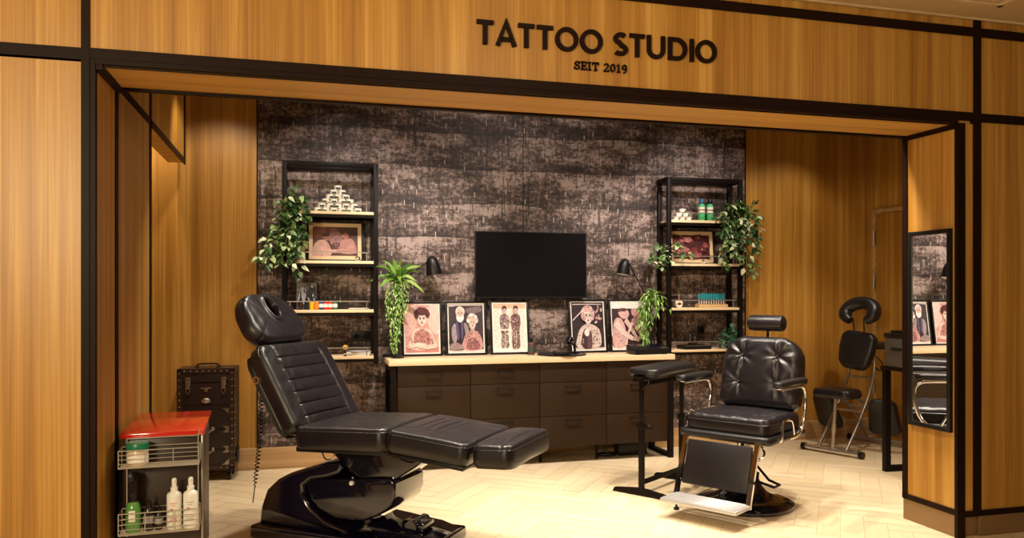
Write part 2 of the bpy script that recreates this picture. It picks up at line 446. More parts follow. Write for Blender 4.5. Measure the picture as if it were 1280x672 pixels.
# right side wall with a flush door
m = MB().b2(XRW, XRW+.12, YJ, YB+.1, 0, 3.02); struct('wall_right', m, M['wood_in'])
m = MB().b2(XRW-.018, XRW, 5.4, 5.45, 0, .172).b2(XRW-.02, XRW, YJ, 5.62, 0, .172); struct('baseboard_right', m, M['skirt'])
dr = thing('door_1', 'x', 'x'); del dr['label']; del dr['category']; dr['kind'] = 'structure'
MB().b2(XRW-.022, XRW-.002, 5.66, 6.47, .012, 2.165, .003).build('door_leaf', M['wood_in'], dr)
fr = MB(); fr.b2(XRW-.030, XRW-.001, 6.474, 6.52, 0, 2.21, .003).b2(XRW-.030, XRW-.001, 5.61, 5.656, 0, 2.21, .003).b2(XRW-.030, XRW-.001, 5.656, 6.474, 2.17, 2.21, .003)
fr.build('door_frame', M['skirt'], dr)
for z in (1.93, 1.51, .5):
    h = MB().b2(XRW-.044, XRW-.030, 6.462, 6.486, z-.07, z+.07, .004); h.cyl((XRW-.046, 6.474, z-.072), (XRW-.046, 6.474, z+.072), .009)
    h.build('hinge', M['brass'], dr)

def X0(u): return aty(u, 300, YF).x
# left side: portal jamb, second panel, recess behind it and the box header above
m = MB().b2(X0(112.5)-.0, XL, YF+.02, YJ, 0, ZL+.02); struct('wall_left_jamb', m, M['wood'])
y1 = atx(188.5, 150, XL).y
m = MB().b2(XL-.12, XL, YJ, y1, 0, 3.0); struct('wall_left', m, M['wood'])
y2 = 6.41
m = MB().b2(XL-.12, XL, y1, y2, 2.385, 3.0); struct('wall_left_header', m, M['wood'])
m = MB().b2(-1.62, -1.50, y1-.3, YB, 0, 3.0).b2(-1.5, XL-.12, y1-.3, y1-.2, 0, 3.0); struct('wall_left_recess', m, M['wood_in'])
m = MB()
m.b2(XL-.002, XL+.006, YJ-.035, YJ+.02, 0, 2.385)                 # jamb / panel joint
m.b2(XL-.002, XL+.006, y1-.05, y1, 0, 3.0)                        # panel front edge
m.b2(XL-.002, XL+.006, YJ+.02, y2, 2.37, 2.412)                   # sloping-looking rail
m.b2(XL-.002, XL+.006, y2-.05, y2, 2.385, 3.0)
struct('trim_2', m, M['trim'])

# portal right jamb
m = MB().b2(XR, XR+.10, YF+.012, YJ, .145, ZL+.02); struct('wall_right_jamb', m, M['wood'])
m = MB().b2(XR+.10, XRW+.1, YJ-.08, YJ, 0, 3.0); struct('wall_right_return', m, M['wood'])
m = MB().b2(XR-.004, XR+.15, YF+.012, YJ, 0, .128, .003); m.b2(XR+.15, 5.6, YF-.006, YF+.1, 0, .128, .003); struct('baseboard_right_jamb', m, M['plinth'])
m = MB(); m.b2(XR-.008, XR+.01, YF+.01, YJ, .128, .160); m.b2(XR-.008, XR+.02, YJ-.035, YJ+.004, .13, ZL); m.b2(XR-.008, XR+.01, YF, YJ, ZL-.03, ZL+.004)
m.b2(XR-.01, XR+.045, YF-.01, YF+.012, 0, ZL); struct('trim_3', m, M['trim'])

# facade panels
def X(u): return aty(u, 300, YF).x
m = MB().b2(-2.3, X(102), YF, YF+.1, .14, ZM-.06).b2(-2.3, X(102), YF, YF+.1, ZM, 3.1); struct('wall_front_left', m, M['wood'])
m = MB().b2(X(112), X(1216.5), YF, YF+.1, ZM, 3.1); struct('wall_front_header', m, M['wood'])
m = MB().b2(X(1205), X(1216), YF, YF+.1, .145, ZL).b2(X(1224), 5.6, YF, YF+.1, .145, ZM-.05).b2(X(1224), 5.6, YF, YF+.1, ZM, 3.1); struct('wall_front_right', m, M['wood'])
m = MB()
m.b2(X(102), X(112.5), YF-.012, YF+.1, 0, 3.1).b2(X(1216.3), X(1224.6), YF-.012, YF+.1, .128, 3.1)
m.b2(-2.3, X(102), YF-.010, YF+.05, ZM-.052, ZM-.004)
m.b2(X(112.5), X(1216.3), YF-.010, YF+.06, ZL+.022, ZM)
m.b2(X(1224.6), 5.6, YF-.010, YF+.05, ZM-.052, ZM-.004)
m.b2(-2.3, 5.6, YF-.011, YF+.05, ZT-.028, ZT+.022)
m.b2(XR+.04, 5.6, YF-.011, YF+.05, .118, .150)
m.b2(-2.3, X(102), YF-.011, YF+.05, .118, .150)
struct('trim_4', m, M['trim'])
m = MB().b2(-2.3, X(102), YF-.006, YF+.1, 0, .118); struct('baseboard_front_left', m, M['plinth'])
# inner black reveal of the portal edge
m = MB(); m.b2(X(112.5), XL+.004, YF-.006, YF+.03, 0, ZL+.022); m.b2(XL, XR, YF-.006, YF+.022, ZL, ZL+.022)
m.b2(XL-.004, XL+.03, YF, YJ, ZL-.022, ZL+.004); m.b2(XL, XR, YJ-.03, YJ+.006, ZL-.012, ZL+.02)
m.b2(XL, XR, YF+.022, YF+.03, ZL-.006, ZL+.02)
struct('trim_5', m, M['trim'])
# soffit of the portal
xj = aty(724, 118, 3.9).x
m = MB().b2(XL, xj-.001, YF+.02, YJ-.02, ZL, ZL+.05).b2(xj+.001, XR, YF+.02, YJ-.02, ZL, ZL+.05); struct('ceiling_soffit', m, M['woodx'])
m = MB().b2(XL-.1, XR+.1, YF+.1, YJ, ZL+.05, 3.0).b2(XL-.14, XL-.0, YF+.1, YJ, ZL+.02, 3.0); struct('wall_lintel', m, M['dark'])
# ceilings
m = MB().b2(-1.6, XRW+.1, YJ-.1, YB+.1, 3.0, 3.1); struct('ceiling', m, M['dark'])
# promenade ceiling with a framed access panel
m = MB().b2(-2.3, 5.6, -1.5, YF+.03, ZC, ZC+.1)
c = atz(1250, 6.5, ZC)                                             # near right corner of the panel frame
m.b2(-2.3, 5.6, YF-.022, YF-.004, ZC-.010, ZC)
hx0, hx1, hy0, hy1 = c.x-1.55, c.x, c.y-.9, c.y
for (a0, a1, b0, b1) in ((hx0, hx1, hy1-.03, hy1), (hx0, hx1, hy0, hy0+.03), (hx0, hx0+.03, hy0, hy1), (hx1-.03, hx1, hy0, hy1)):
    m.b2(a0, a1, b0, b1, ZC-.014, ZC+.001)
m.b2(hx0+.04, hx1-.04, hy0+.04, hy1-.04, ZC-.006, ZC+.001)
struct('ceiling_promenade', m, M['cream'])

# ================================================================ SIGN
def arc(cx, cz, rx, rz, a0, a1, n=24):
    return [(cx+rx*cos(R(a0+(a1-a0)*i/n)), cz+rz*sin(R(a0+(a1-a0)*i/n))) for i in range(n+1)]
def stroke(mb, pts, w, y0, y1, closed=False):
    """flat band of width w along pts in the xz plane, with depth"""
    k = len(pts); L_, R_ = [], []
    for i in range(k):
        p = Vector(pts[i])
        if closed: a, b = Vector(pts[i-1]), Vector(pts[(i+1) % k])
        else: a, b = Vector(pts[max(0, i-1)]), Vector(pts[min(k-1, i+1)])
        d = ((b-p).normalized()+(p-a).normalized()).normalized()
        n = Vector((-d.y, d.x))
        sc = 1
        if (closed or 0 < i < k-1):
            d1 = (p-Vector(pts[i-1])).normalized(); sc = 1/max(.5, n.dot(Vector((-d1.y, d1.x))))
        L_.append(p+n*w/2*sc); R_.append(p-n*w/2*sc)
    V = {}
    for nm, S in (('l', L_), ('r', R_)):
        for yy in (0, 1): V[nm, yy] = [mb.bm.verts.new((q.x, (y0, y1)[yy], q.y)) for q in S]
    m_ = k if closed else k-1
    for i in range(m_):
        j = (i+1) % k
        mb._f((V['l', 0][i], V['l', 0][j], V['r', 0][j], V['r', 0][i])); mb._f((V['l', 1][i], V['r', 1][i], V['r', 1][j], V['l', 1][j]))
        mb._f((V['l', 0][i], V['l', 1][i], V['l', 1][j], V['l', 0][j])); mb._f((V['r', 0][i], V['r', 0][j], V['r', 1][j], V['r', 1][i]))
    if not closed:
        for i in (0, k-1): mb._f((V['l', 0][i], V['r', 0][i], V['r', 1][i], V['l', 1][i]))
def letter(ch, w):
    """strokes of a letter one unit tall, stroke weight w -> (list of (pts, closed), advance)"""
    h = w/2; t = 1-h
    if ch == 'T': return [([(0, t), (.66, t)], 0), ([(.33, t-h), (.33, 0)], 0)], .68
    if ch == 'A': return [([(.06, 0), (.40, .985), (.74, 0)], 0), ([(.20, .27), (.60, .27)], 0)], .80
    if ch == 'O': return [(arc(.47, .5, .47-h+.01, .51-h, 0, 360, 40)[:-1], 1)], .95
    if ch == 'S': return [(arc(.335, .735, .225, .265-h, 38, 255, 16)+arc(.315, .265, .245, .265-h, 75, -142, 18), 0)], .64
    if ch == 'U': return [([(h, 1), (h, .42)]+arc(.40, .40, .40-h, .41-h, 180, 360, 20)[1:-1]+[(.80-h, .42), (.80-h, 1)], 0)], .86
    if ch == 'D': return [([(h, h), (h, t), (.36, t)]+arc(.38, .5, .47-h, .5-h, 85, -85, 22)+[(.36, h)], 1)], .90
    if ch == 'I': return [([(h, 0), (h, 1)], 0)], .19
    return [], .28
p0, p1 = aty(595.5, 40, YF), aty(894.5, 64, YF)
za = aty(600, 55.6, YF).z; zt = aty(600, 25.2, YF).z; zb2 = aty(880, 78.6, YF).z
text = 'TATTOO STUDIO'; w = .175; gap = .085
adv = [letter(c_, w)[1] for c_ in text]; tot = sum(adv)+gap*(len(text)-1)
Hs = zt-za; sx = (p1.x-p0.x)/tot
sg = thing('shop_sign', 'dark raised letters reading TATTOO STUDIO across the wooden fascia', 'sign', (p0.x, YF, za))
x = 0
for c_, a in zip(text, adv):
    if c_ != ' ':
        mb = MB()
        for pts, cl in letter(c_, w)[0]: stroke(mb, [(px+x, pz) for px, pz in pts], w, -.016, -.001, cl)
        for v in mb.bm.verts: v.co.x *= sx; v.co.z *= Hs
        mb.build('letter', M['trim'], sg, smooth=False)
    x += a+gap
# SEIT 2019, a slab-serif line below
SER = {'S': ([[(.50, .76)]+arc(.30, .74, .22, .19, 30, 265, 12)+arc(.30, .26, .24, .20, 85, -150, 12)+[(.06, .25)]], .62, [((.02, .04), (.02, .36)), ((.54, .66), (.54, .96))]),
       'E': ([[(.16, .04), (.16, .96)], [(0, .06), (.58, .06)], [(0, .94), (.58, .94)], [(.16, .5), (.44, .5)]], .66, [((.58, 0), (.58, .32)), ((.58, .68), (.58, 1)), ((.44, .36), (.44, .64))]),
       'I': ([[(.18, .04), (.18, .96)], [(0, .06), (.36, .06)], [(0, .94), (.36, .94)]], .42, []),
       'T': ([[(.33, .04), (.33, .96)], [(.02, .94), (.64, .94)], [(.15, .06), (.51, .06)]], .70, [((.02, .66), (.02, 1)), ((.64, .66), (.64, 1))]),
       '2': ([arc(.29, .70, .22, .24, 165, -20, 12)+[(.06, .10)], [(.02, .06), (.56, .06)]], .64, [((.56, 0), (.56, .26))]),
       '0': ([arc(.28, .5, .21, .44, 0, 360, 22)[:-1]], .64, []),
       '1': ([[(.20, .04), (.20, .96), (.02, .80)], [(.02, .06), (.38, .06)]], .46, []),
       '9': ([arc(.28, .68, .20, .26, 0, 360, 20)[:-1], [(.48, .68)]+arc(.26, .40, .22, .36, 30, -110, 10)], .62, []), ' ': ([], .34, [])}
q0, q1 = aty(717.3, 84, YF), aty(783.5, 84, YF); zs0, zs1 = aty(719, 87.0, YF).z, aty(719, 76.6, YF).z
text2 = 'SEIT 2019'; g2 = .08; tot = sum(SER[c_][1] for c_ in text2)+g2*(len(text2)-1); sx = (q1.x-q0.x)/tot; Hs = zs1-zs0
s2 = thing('year_sign', 'small dark slab lettering reading SEIT 2019 below the large sign', 'sign', (q0.x, YF, zs0))
x = 0
for c_ in text2:
    st, a, ser = SER[c_]
    if st:
        mb = MB()
        for pts in st: stroke(mb, [((px+x)*sx, pz*Hs) for px, pz in pts], .145*Hs*1.05, -.012, -.001, c_ in '09' and len(pts) > 18)
        for pa in ser: stroke(mb, [((px+x)*sx, pz*Hs) for px, pz in pa], .10*Hs, -.012, -.001)
        mb.build('letter', M['trim'], s2, smooth=False)
    x += a+g2

# ================================================================ MIRROR on the right jamb
ya, yb = atx(1191.5, 400, XR).y, atx(1138, 400, XR).y
z0, z1 = .596, 1.772
mr = thing('wall_mirror', 'tall narrow black framed mirror hanging on the wooden portal jamb', 'mirror', (XR, (ya+yb)/2, z0))
hw = (yb-ya)/2; hh = z1-z0; fw = .026
m = MB(); m.b2(-.024, -.002, -hw, -hw+fw, 0, hh, .003).b2(-.024, -.002, hw-fw, hw, 0, hh, .003).b2(-.024, -.002, -hw+fw, hw-fw, 0, fw, .003).b2(-.024, -.002, -hw+fw, hw-fw, hh-fw, hh, .003)
m.build('frame', M['black'], mr)
MB().b2(-.014, -.004, -hw+fw*.9, hw-fw*.9, fw*.9, hh-fw*.9).build('glass', M['mirror'], mr, smooth=False)
# ================================================================ TATTOO CHAIR (tilted client chair, foot end towards the camera)
tc = thing('tattoo_chair', 'large black leather reclining tattoo chair on a glossy black electric base', 'chair', (.594+.018, 4.362+.024, 0), R(-37))
def grooves(xs, yc, ch, dep=.008, wd=.0042, lim=None):
    def f(x, y):
        d = 0
        for q in xs:
            if abs(y) < yc: d -= dep*exp(-((x-q)/wd)**2)
        for c_ in ch: d -= dep*exp(-((y-c_)/wd)**2)
        # soft quilting between the lines
        if xs and abs(y) < yc:
            near = min(abs(x-q) for q in xs); d += .0016*min(1, near/.03)
        return d
    return f
def wrink(f, a=.0012, s=1):
    def g(x, y): return f(x, y)+a*(sin(31*s*x+5*sin(17*y))*sin(23*s*y+3*sin(13*x)))
    return g
SW = .61
def frame_mt(a, b, T_):
    """pad frame: x axis from a to b in the xz plane, top surface through a-b"""
    a, b = Vector((a[0], 0, a[1])), Vector((b[0], 0, b[1])); d = (b-a).normalized(); y = Vector((0, 1, 0)); n = d.cross(y)
    if n.z < 0: n = -n
    c = (a+b)/2-n*T_/2
    return Matrix(((d.x, y.x, n.x, c.x), (d.y, y.y, n.y, c.y), (d.z, y.z, n.z, c.z), (0, 0, 0, 1))), (b-a).length
# seat
mt, L_ = frame_mt((-.585, .664), (-.006, .688), .122)
m = MB(); m.pad(L_, SW, .122, .024, .05, .012, wrink(grooves([-.10, -.03, .04, .11], .17, [], .007)), None, 90, 44, mt)
seat = m.build('seat', M['leather'], tc)
def piping(mt, L, W, z, r=.0045, Rc=.05, wf=None, k=10):
    pts = []
    for (sx, sy, a0) in ((1, 1, 0), (-1, 1, 90), (-1, -1, 180), (1, -1, 270)):
        cx, cy = sx*(L/2-Rc), sy*(W/2-Rc)
        for i in range(k+1):
            a = R(a0+90*i/k); x, y = cx+Rc*cos(a), cy+Rc*sin(a)
            pts.append(mt @ Vector((x, y*(wf(x) if wf else 1), z)))
    return pts
MB().tube(piping(mt, L_-.006, SW-.006, .122/2-.023), .0045, 6, True).build('piping', M['leather2'], seat)
MB().box((-.30, 0, .548), (.56, SW-.05, .028), roty(-R(2)), .006).build('seat_pan', M['black'], tc)
# leg rest
mt, L_ = frame_mt((.006, .688), (.474, .640), .115)
m = MB(); m.pad(L_, SW, .115, .023, .045, .012, wrink(grooves([-.13, -.075, -.02, .035], .175, [.0-.195, .195], .007)), None, 80, 48, mt)
lr = m.build('leg_rest', M['leather'], tc)
MB().tube(piping(mt, L_-.006, SW-.006, (.115/2)-.022, Rc=.045), .0045, 6, True).build('piping', M['leather2'], lr)
MB().box((.24, 0, .530), (.40, SW-.06, .022), roty(R(6.1)), .005).build('leg_rest_pan', M['black'], tc)
# foot pad
mt, L_ = frame_mt((.486, .640), (.708, .648), .118)
def fd(x, y):
    return -.010*(1/(1+exp(-(x-.035)*90)))*0+.012*exp(-((x+.02)/.10)**2)*exp(-(y/.2)**4)-.007*exp(-((x-.052)/.006)**2)
m = MB(); m.pad(L_, SW-.02, .118, .026, .05, .006, wrink(fd), None, 40, 40, mt)
fp = m.build('foot_pad', M['leather'], tc)
MB().tube(piping(mt, L_-.006, SW-.026, .118/2-.025), .0045, 6, True).build('piping', M['leather2'], fp)
# backrest: pad, shell
mt, L_ = frame_mt((-.545, .648), (-.828, 1.112), .10)
mt = T(0, .020, 0) @ mt; mtb = mt; SB = .645
wf = lambda x: 1-.05*max(0, (x-.12)/.16)**2
m = MB(); m.pad(L_, SB, .10, .028, .06, .016, wrink(grooves([-.20, -.125, -.05, .025, .10, .175], .20, [-.21, .21], .009)), wf, 110, 56, mt)
br = m.build('backrest', M['leather'], tc)
MB().tube(piping(mt, L_-.004, SB-.004, .05-.026, Rc=.06, wf=wf), .0045, 6, True).build('piping', M['leather2'], br)
m = MB(); m.pad(L_-.02, SB-.016, .05, .02, .06, 0, None, wf, 14, 10, mt @ T(-.006, 0, -.07)); m.build('back_shell', M['black'], tc)
# headrest with the breathing hole
mt, L_ = frame_mt((-.842, 1.118), (-1.062, 1.405), .10); mt = T(0, .012, 0) @ mt
def hd(x, y):
    q = ((x-.055)/.062)**2+(y/.036)**2
    return -.100*(1/(1+exp((q-1.1)*11)))+.010*exp(-((q-1.6)/.9)**2)
wf2 = lambda x: 1.04-.22*max(0, (x+.14)/.32)**1.5
m = MB(); m.pad(L_, .49, .10, .034, .15, .012, wrink(hd, .0012), wf2, 90, 80, mt)
hr = m.build('headrest', M['leather'], tc)
MB().tube(piping(mt, L_-.004, .486, .05-.036, Rc=.15, wf=wf2), .004, 6, True).build('piping', M['leather2'], hr)
for y in (-.08, .08): MB().tube([mtb @ Vector((.20, y, -.075)), mt @ Vector((-.02, y, -.06))], .009, 8).build('headrest_rod', M['chrome'], tc)
# side lock dial of the backrest
p = mtb @ Vector((.10, -SB/2*.985, -.055)); m = MB().use(M['alu'])
m.cyl(p+Vector((0, .004, 0)), p+Vector((0, -.012, 0)), .024, .022, 24); m.use(M['black']).cyl(p+Vector((0, -.0115, 0)), p+Vector((0, -.014, 0)), .013, .013, 18); m.use(M['chrome']).cyl(p+Vector((0, -.0135, 0)), p+Vector((0, -.018, 0)), .006, .005, 12)
m.build('lock_dial', None, tc)
# base
MB().b2(-.93, .225, -.245, .225, .0, .072, .016, 3).build('base_plate', M['gloss'], tc)
hood = [(-.905, .07), (-.892, .17), (-.85, .27), (-.775, .335), (-.69, .378), (-.57, .418), (-.44, .458), (-.36, .47), (-.33, .44), (-.36, .40), (-.44, .372), (-.545, .352), (-.60, .315), (-.60, .26), (-.55, .19), (-.46, .13), (-.32, .09), (-.30, .07)]
MB().prism(hood, -.195, .195, 'y', .022, 3).build('base_hood', M['gloss'], tc)
MB().prism([(-.10, .07), (-.16, .10), (-.20, .135), (-.10, .125), (.02, .112), (.10, .105), (.215, .075), (.215, .07)], -.17, .17, 'y', .01, 2).build('base_front_cover', M['gloss'], tc)
lobe = [(-.60, .325), (-.585, .352), (-.30, .372), (-.12, .392), (-.05, .396), (-.02, .37), (-.02, .30), (-.04, .25), (-.08, .215), (-.13, .185), (-.22, .145), (-.40, .14), (-.52, .185), (-.58, .25)]
MB().prism(lobe, -.165, .165, 'y', .014, 3).build('lift_arm', M['gloss'], tc)
yoke = [(-.50, .552), (.10, .560), (.135, .528), (.125, .49), (.075, .452), (.0, .405), (-.07, .345), (-.12, .325), (-.19, .335), (-.27, .375), (-.37, .44), (-.43, .49), (-.50, .528)]
MB().prism(yoke, -.14, .14, 'y', .016, 3).build('seat_yoke', M['gloss'], tc)
MB().box((-.17, 0, .528), (.70, .34, .022), None, .004).build('tilt_frame', M['black'], tc)
for (x, z) in ((-.40, .545), (-.20, .541), (.05, .53), (-.30, .375), (-.07, .352)): MB().sphere((x, -.172 if z > .5 else -.148 if z < .36 else -.142, z), .0075, 10).build('bolt', M['chrome'], tc)
m = MB().cyl((-.29, -.160, .352), (-.29, -.178, .352), .013, .011, 16); m.build('button', M['white'], tc)
m = MB().tube(smooth_pts([(-.415, -.245, .553), (-.415, -.262, .525), (-.395, -.268, .498), (-.372, -.268, .494), (-.348, -.268, .50), (-.335, -.262, .525), (-.335, -.245, .553)], 5), .0045, 8); m.build('pull_ring', M['chrome'], tc)
m = MB().b2(-.04, .05, -.165, -.14, .51, .545, .004).tube(smooth_pts([(.0, -.20, .55), (.03, -.20, .52), (.09, -.18, .50), (.12, -.15, .52)], 5), .006, 6); m.build('linkage', M['steel_black'], tc)
MB().cyl((.478, -.24, .575), (.478, .24, .575), .010).build('foot_hinge', M['chrome'], tc)
for y in (-.10, .10): MB().tube([(.43, y, .52), (.50, y, .535)], .008, 8).build('hinge_bar', M['chrome'], tc)
# pedal and lower hinge block on the plate
m = MB().b2(-.02, .12, -.10, .03, .105, .155, .012).cyl((.05, -.12, .13), (.05, .05, .13), .035, n=18); m.build('motor_cover', M['gloss'], tc)
# coiled hand-control lead hanging behind the backrest
def wl(u, v, y):
    p = aty(u, v, y); d = p-Vector((.612, 4.386, 0)); a = R(37); return Vector((d.x*cos(a)-d.y*sin(a), d.x*sin(a)+d.y*cos(a), p.z))
A, B_ = wl(327, 486, 4.86), wl(318, 612, 4.86); pts = []
for i in range(0, 361):
    t = i/360; r = .012*min(1, t*8, (1-t)*8); a = t*2*pi*26
    q = A.lerp(B_, t)+Vector((.012*sin(t*pi*1.0), 0, 0)); pts.append(q+Vector((r*cos(a), r*sin(a), 0)))
top = mtb @ Vector((-.02, -.12, -.10)); pts = smooth_pts([top, top+Vector((-.03, 0, -.03)), pts[0]], 5)[:-1]+pts+[wl(316, 628, 4.80)]
MB().tube(pts, .0032, 5).build('coiled_lead', M['steel_black'], tc)

# ================================================================ BARBER CHAIR
bc_at = atz(930, 629.4, 0)
bc = thing('barber_chair', 'vintage black buttoned barber chair with chrome arms on a round pedestal', 'chair', (bc_at.x, bc_at.y, 0), R(213-270))
m = MB().lathe([(.318, 0), (.322, .012), (.318, .026), (.285, .045), (.24, .056), (.19, .068), (.15, .09), (.115, .13), (.090, .19), (.075, .27), (.070, .34), (.070, .345)], n=48); m.build('base', M['gloss'], bc)
MB().lathe([(.045, .34), (.045, .46)], n=24).build('hydraulic_column', M['chrome'], bc)
m = MB().b2(-.16, .16, -.18, .18, .435, .462, .006).b2(-.27, .27, -.03, .03, .462, .478, .004); m.build('seat_plate', M['steel_black'], bc)
# seat cushion + front roll
m = MB(); m.pad(.53, .57, .125, .04, .06, .016, lambda x, y: .003*sin(40*x+6*sin(25*y))*sin(28*y)+.006*exp(-((abs(y)-.22)/.03)**2)*sin(x*70)*.5-.004*exp(-((abs(x)-.14)/.01)**2)*(abs(x) < .2)*(x < 0), None, 44, 44, T(0, -.01, .552) @ rotz(pi/2)); st = m.build('seat', M['leather'], bc)
MB().tube(piping(T(0, -.01, .552) @ rotz(pi/2), .53, .57, .024, .005, .06), .005, 6, True).build('piping', M['leather2'], st)
m = MB(); pts = [(-.30, .22, .487), (-.30, -.23, .487), (-.285, -.27, .487), (-.25, -.29, .487), (.25, -.29, .487), (.285, -.27, .487), (.30, -.23, .487), (.30, .22, .487)]
m.tube(smooth_pts(pts, 4), .026, 12); m.box((0, -.02, .482), (.55, .5, .03), None, .006); m.build('seat_rail', M['leather2'], bc)
# backrest, buttoned
tilt = R(14)
mtb2 = T(0, .262, .845) @ rotx(pi/2+R(0)) # x lateral, y up, z -> front(-y)
mtb2 = T(0, .27, .855) @ Matrix.Rotation(-tilt, 4, 'X') @ Matrix(((0, 1, 0, 0), (0, 0, -1, 0), (1, 0, 0, 0), (0, 0, 0, 1)))
BT = [(.105, -.125), (.105, .125), (-.085, -.135), (-.085, .135)]
def bd(x, y):
    d = 0
    for (bx, by) in BT:
        dx, dy = x-bx, y-by; r = sqrt(dx*dx+dy*dy)
        d -= .024*exp(-(r/.030)**1.3)
        a = atan2(dy, dx); s = 1 if by > 0 else -1
        out = (dy*s > -.02)
        d += (.0075 if bx > 0 else .004)*sin(a*7+bx*30)*exp(-((r-.06)/.045)**2)*(1 if out else .35)
    d += .0035*exp(-((abs(y)-.25)/.05)**2)*sin(x*62+9*y)
    return d
wfb = lambda x: (1-.40*max(0, (x-.09)/.155)**2.6)*(1-.05*max(0, x/.245))
m = MB(); m.pad(.49, .555, .115, .045, .05, .02, bd, wfb, 100, 90, mtb2); bk = m.build('backrest', M['leather'], bc)
for (bx, by) in BT: MB().sphere(mtb2 @ Vector((bx, by, .0575+.02-.024+.002)), .0085, 12).build('button', M['leather2'], bk)
m = MB(); m.pad(.47, .54, .03, .012, .05, 0, None, wfb, 10, 10, mtb2 @ T(0, 0, -.065)); m.build('back_shell', M['steel_black'], bc)
# headrest roll
hz = mtb2 @ Vector((.345, 0, .0))
m = MB().lathe([(.0, -.128), (.040, -.128), (.053, -.118), (.056, -.10), (.056, .10), (.053, .118), (.040, .128), (.0, .128)], hz, 28, Matrix.Rotation(pi/2, 3, 'Y')); m.build('headrest', M['leather'], bc)
m = MB().cyl(mtb2 @ Vector((.20, 0, -.05)), hz+Vector((0, .02, -.03)), .009).cyl(mtb2 @ Vector((.20, 0, -.05)), mtb2 @ Vector((.05, 0, -.06)), .012); m.build('headrest_rod', M['steel_black'], bc)
# arms
for s, nm in ((-1, 'a'), (1, 'b')):
    m = MB(); m.pad(.44, .070, .038, .014, .034, .003, None, None, 16, 8, T(s*.335, -.045, .832) @ rotz(pi/2)); ar = m.build('armrest', M['leather2'], bc)
    m = MB().box((s*.335, -.045, .810), (.03, .36, .012), None, .003)
    m.tube(smooth_pts([(s*.335, -.20, .804), (s*.335, .06, .802), (s*.335, .15, .787), (s*.338, .185, .73), (s*.340, .17, .62), (s*.337, .13, .53), (s*.327, .06, .485), (s*.305, -.02, .475)], 6), .0135, 10)
    m.tube(smooth_pts([(s*.33, .02, .50), (s*.335, -.02, .575), (s*.335, -.06, .60), (s*.335, -.15, .60), (s*.335, -.17, .58), (s*.333, -.18, .49), (s*.30, -.18, .475)], 5), .008, 8)
    m.build('arm_frame', M['chrome'], ar)
# leg rest panel with chrome side bars and ribbed foot plate
m = MB(); a, b2_ = Vector((0, -.335, .455)), Vector((0, -.43, .165))
an = atan2(.095, .29)
mt = T(0, -.382, .31) @ Matrix.Rotation(-an, 4, 'X')
m.box((0, 0, 0), (.44, .022, .285), mt.to_3x3().to_4x4(), .008); 
for v in m.bm.verts: v.co += Vector((0, -.382, .318))
m.build('leg_panel', M['leather2'], bc)
for s in (-1, 1):
    m = MB(); m.tube([(s*.245, -.325, .478), (s*.245, -.452, .125), (s*.245, -.452, .10)], .014, 4, flat=1.5); m.build('leg_bar', M['chrome'], bc)
m = MB(); m.b2(-.255, .255, -.64, -.44, .098, .122, .006)
for i in range(11): m.b2(-.245, .245, -.632+i*.0175, -.624+i*.0175, .121, .127, .002, 1)
for i in range(14): x = -.235+i*.036; m.b2(x-.003, x+.003, -.635, -.445, .121, .1255)
m.build('foot_plate', M['rib_alu'], bc)
MB().lathe([(.016, .0), (.018, .008), (.014, .016), (.007, .02), (.007, .05)], (-.16, -.60, .055), 12).build('foot_stop', M['black'], bc)
# chrome levers
m = MB().tube([(.05, -.05, .345), (.13, -.12, .31), (.26, -.20, .235), (.33, -.20, .215), (.33, -.28, .215), (.22, -.28, .235), (.19, -.20, .27)], .0085, 8); m.build('pump_lever', M['steel_black'], bc)
m = MB().tube(smooth_pts([(.12, -.12, .455), (.20, -.17, .43), (.235, -.21, .39), (.215, -.24, .36)], 5), .007, 8).sphere((.215, -.24, .36), .011); m.build('lock_lever', M['chrome'], bc)
m = MB().b2(.10, .24, -.10, -.04, .440, .470, .004).cyl((.05, -.17, .45), (.26, -.17, .45), .010).sphere((.28, -.12, .465), .014); m.build('tilt_mechanism', M['chrome'], bc)

# ================================================================ ARMREST STAND
f0 = (atz(802, 619, 0)+atz(852, 600, 0))/2; d_ = atz(852, 600, 0)-atz(802, 619, 0)
ar = thing('armrest_stand', 'black adjustable armrest stand with a padded top beside the barber chair', 'stand', (f0.x, f0.y, 0), atan2(d_.y, d_.x))
hl = d_.length/2
for s in (-1, 1):
    m = MB().prism([(-.23, 0), (-.215, .028), (-.04, .05), (.04, .05), (.215, .028), (.23, 0)], s*hl-.018, s*hl+.018, 'x', .004); m.build('foot', M['steel_black'], ar)
    m = MB().b2(s*hl-.017, s*hl+.017, -.017, .017, .045, .50, .003).b2(s*hl-.0125, s*hl+.0125, -.0125, .0125, .5, .805, .002); m.build('upright', M['steel_black'], ar)
    m = MB().cyl((s*hl-.0, -.016, .475), (s*hl, -.052, .475), .006).lathe([(.0, .0), (.021, .0), (.024, .008), (.024, .022), (.018, .030), (.0, .030)], (s*hl, -.045, .475), 16, Matrix.Rotation(pi/2, 3, 'X')).b2(s*hl-.024, s*hl+.024, -.024, .024, .455, .497, .003); m.build('clamp_knob', M['steel_black'], ar)
for z in (.755, .075): MB().b2(-hl, hl, -.012, .012, z, z+.03, .003).build('crossbar', M['steel_black'], ar)
m = MB(); m.pad(.66, .24, .055, .022, .07, .014, None, lambda x: 1-.10*exp(-(x/.13)**2), 30, 20, T(.01, 0, .855) @ roty(-R(1.0))); m.build('padded_top', M['leather2'], ar)
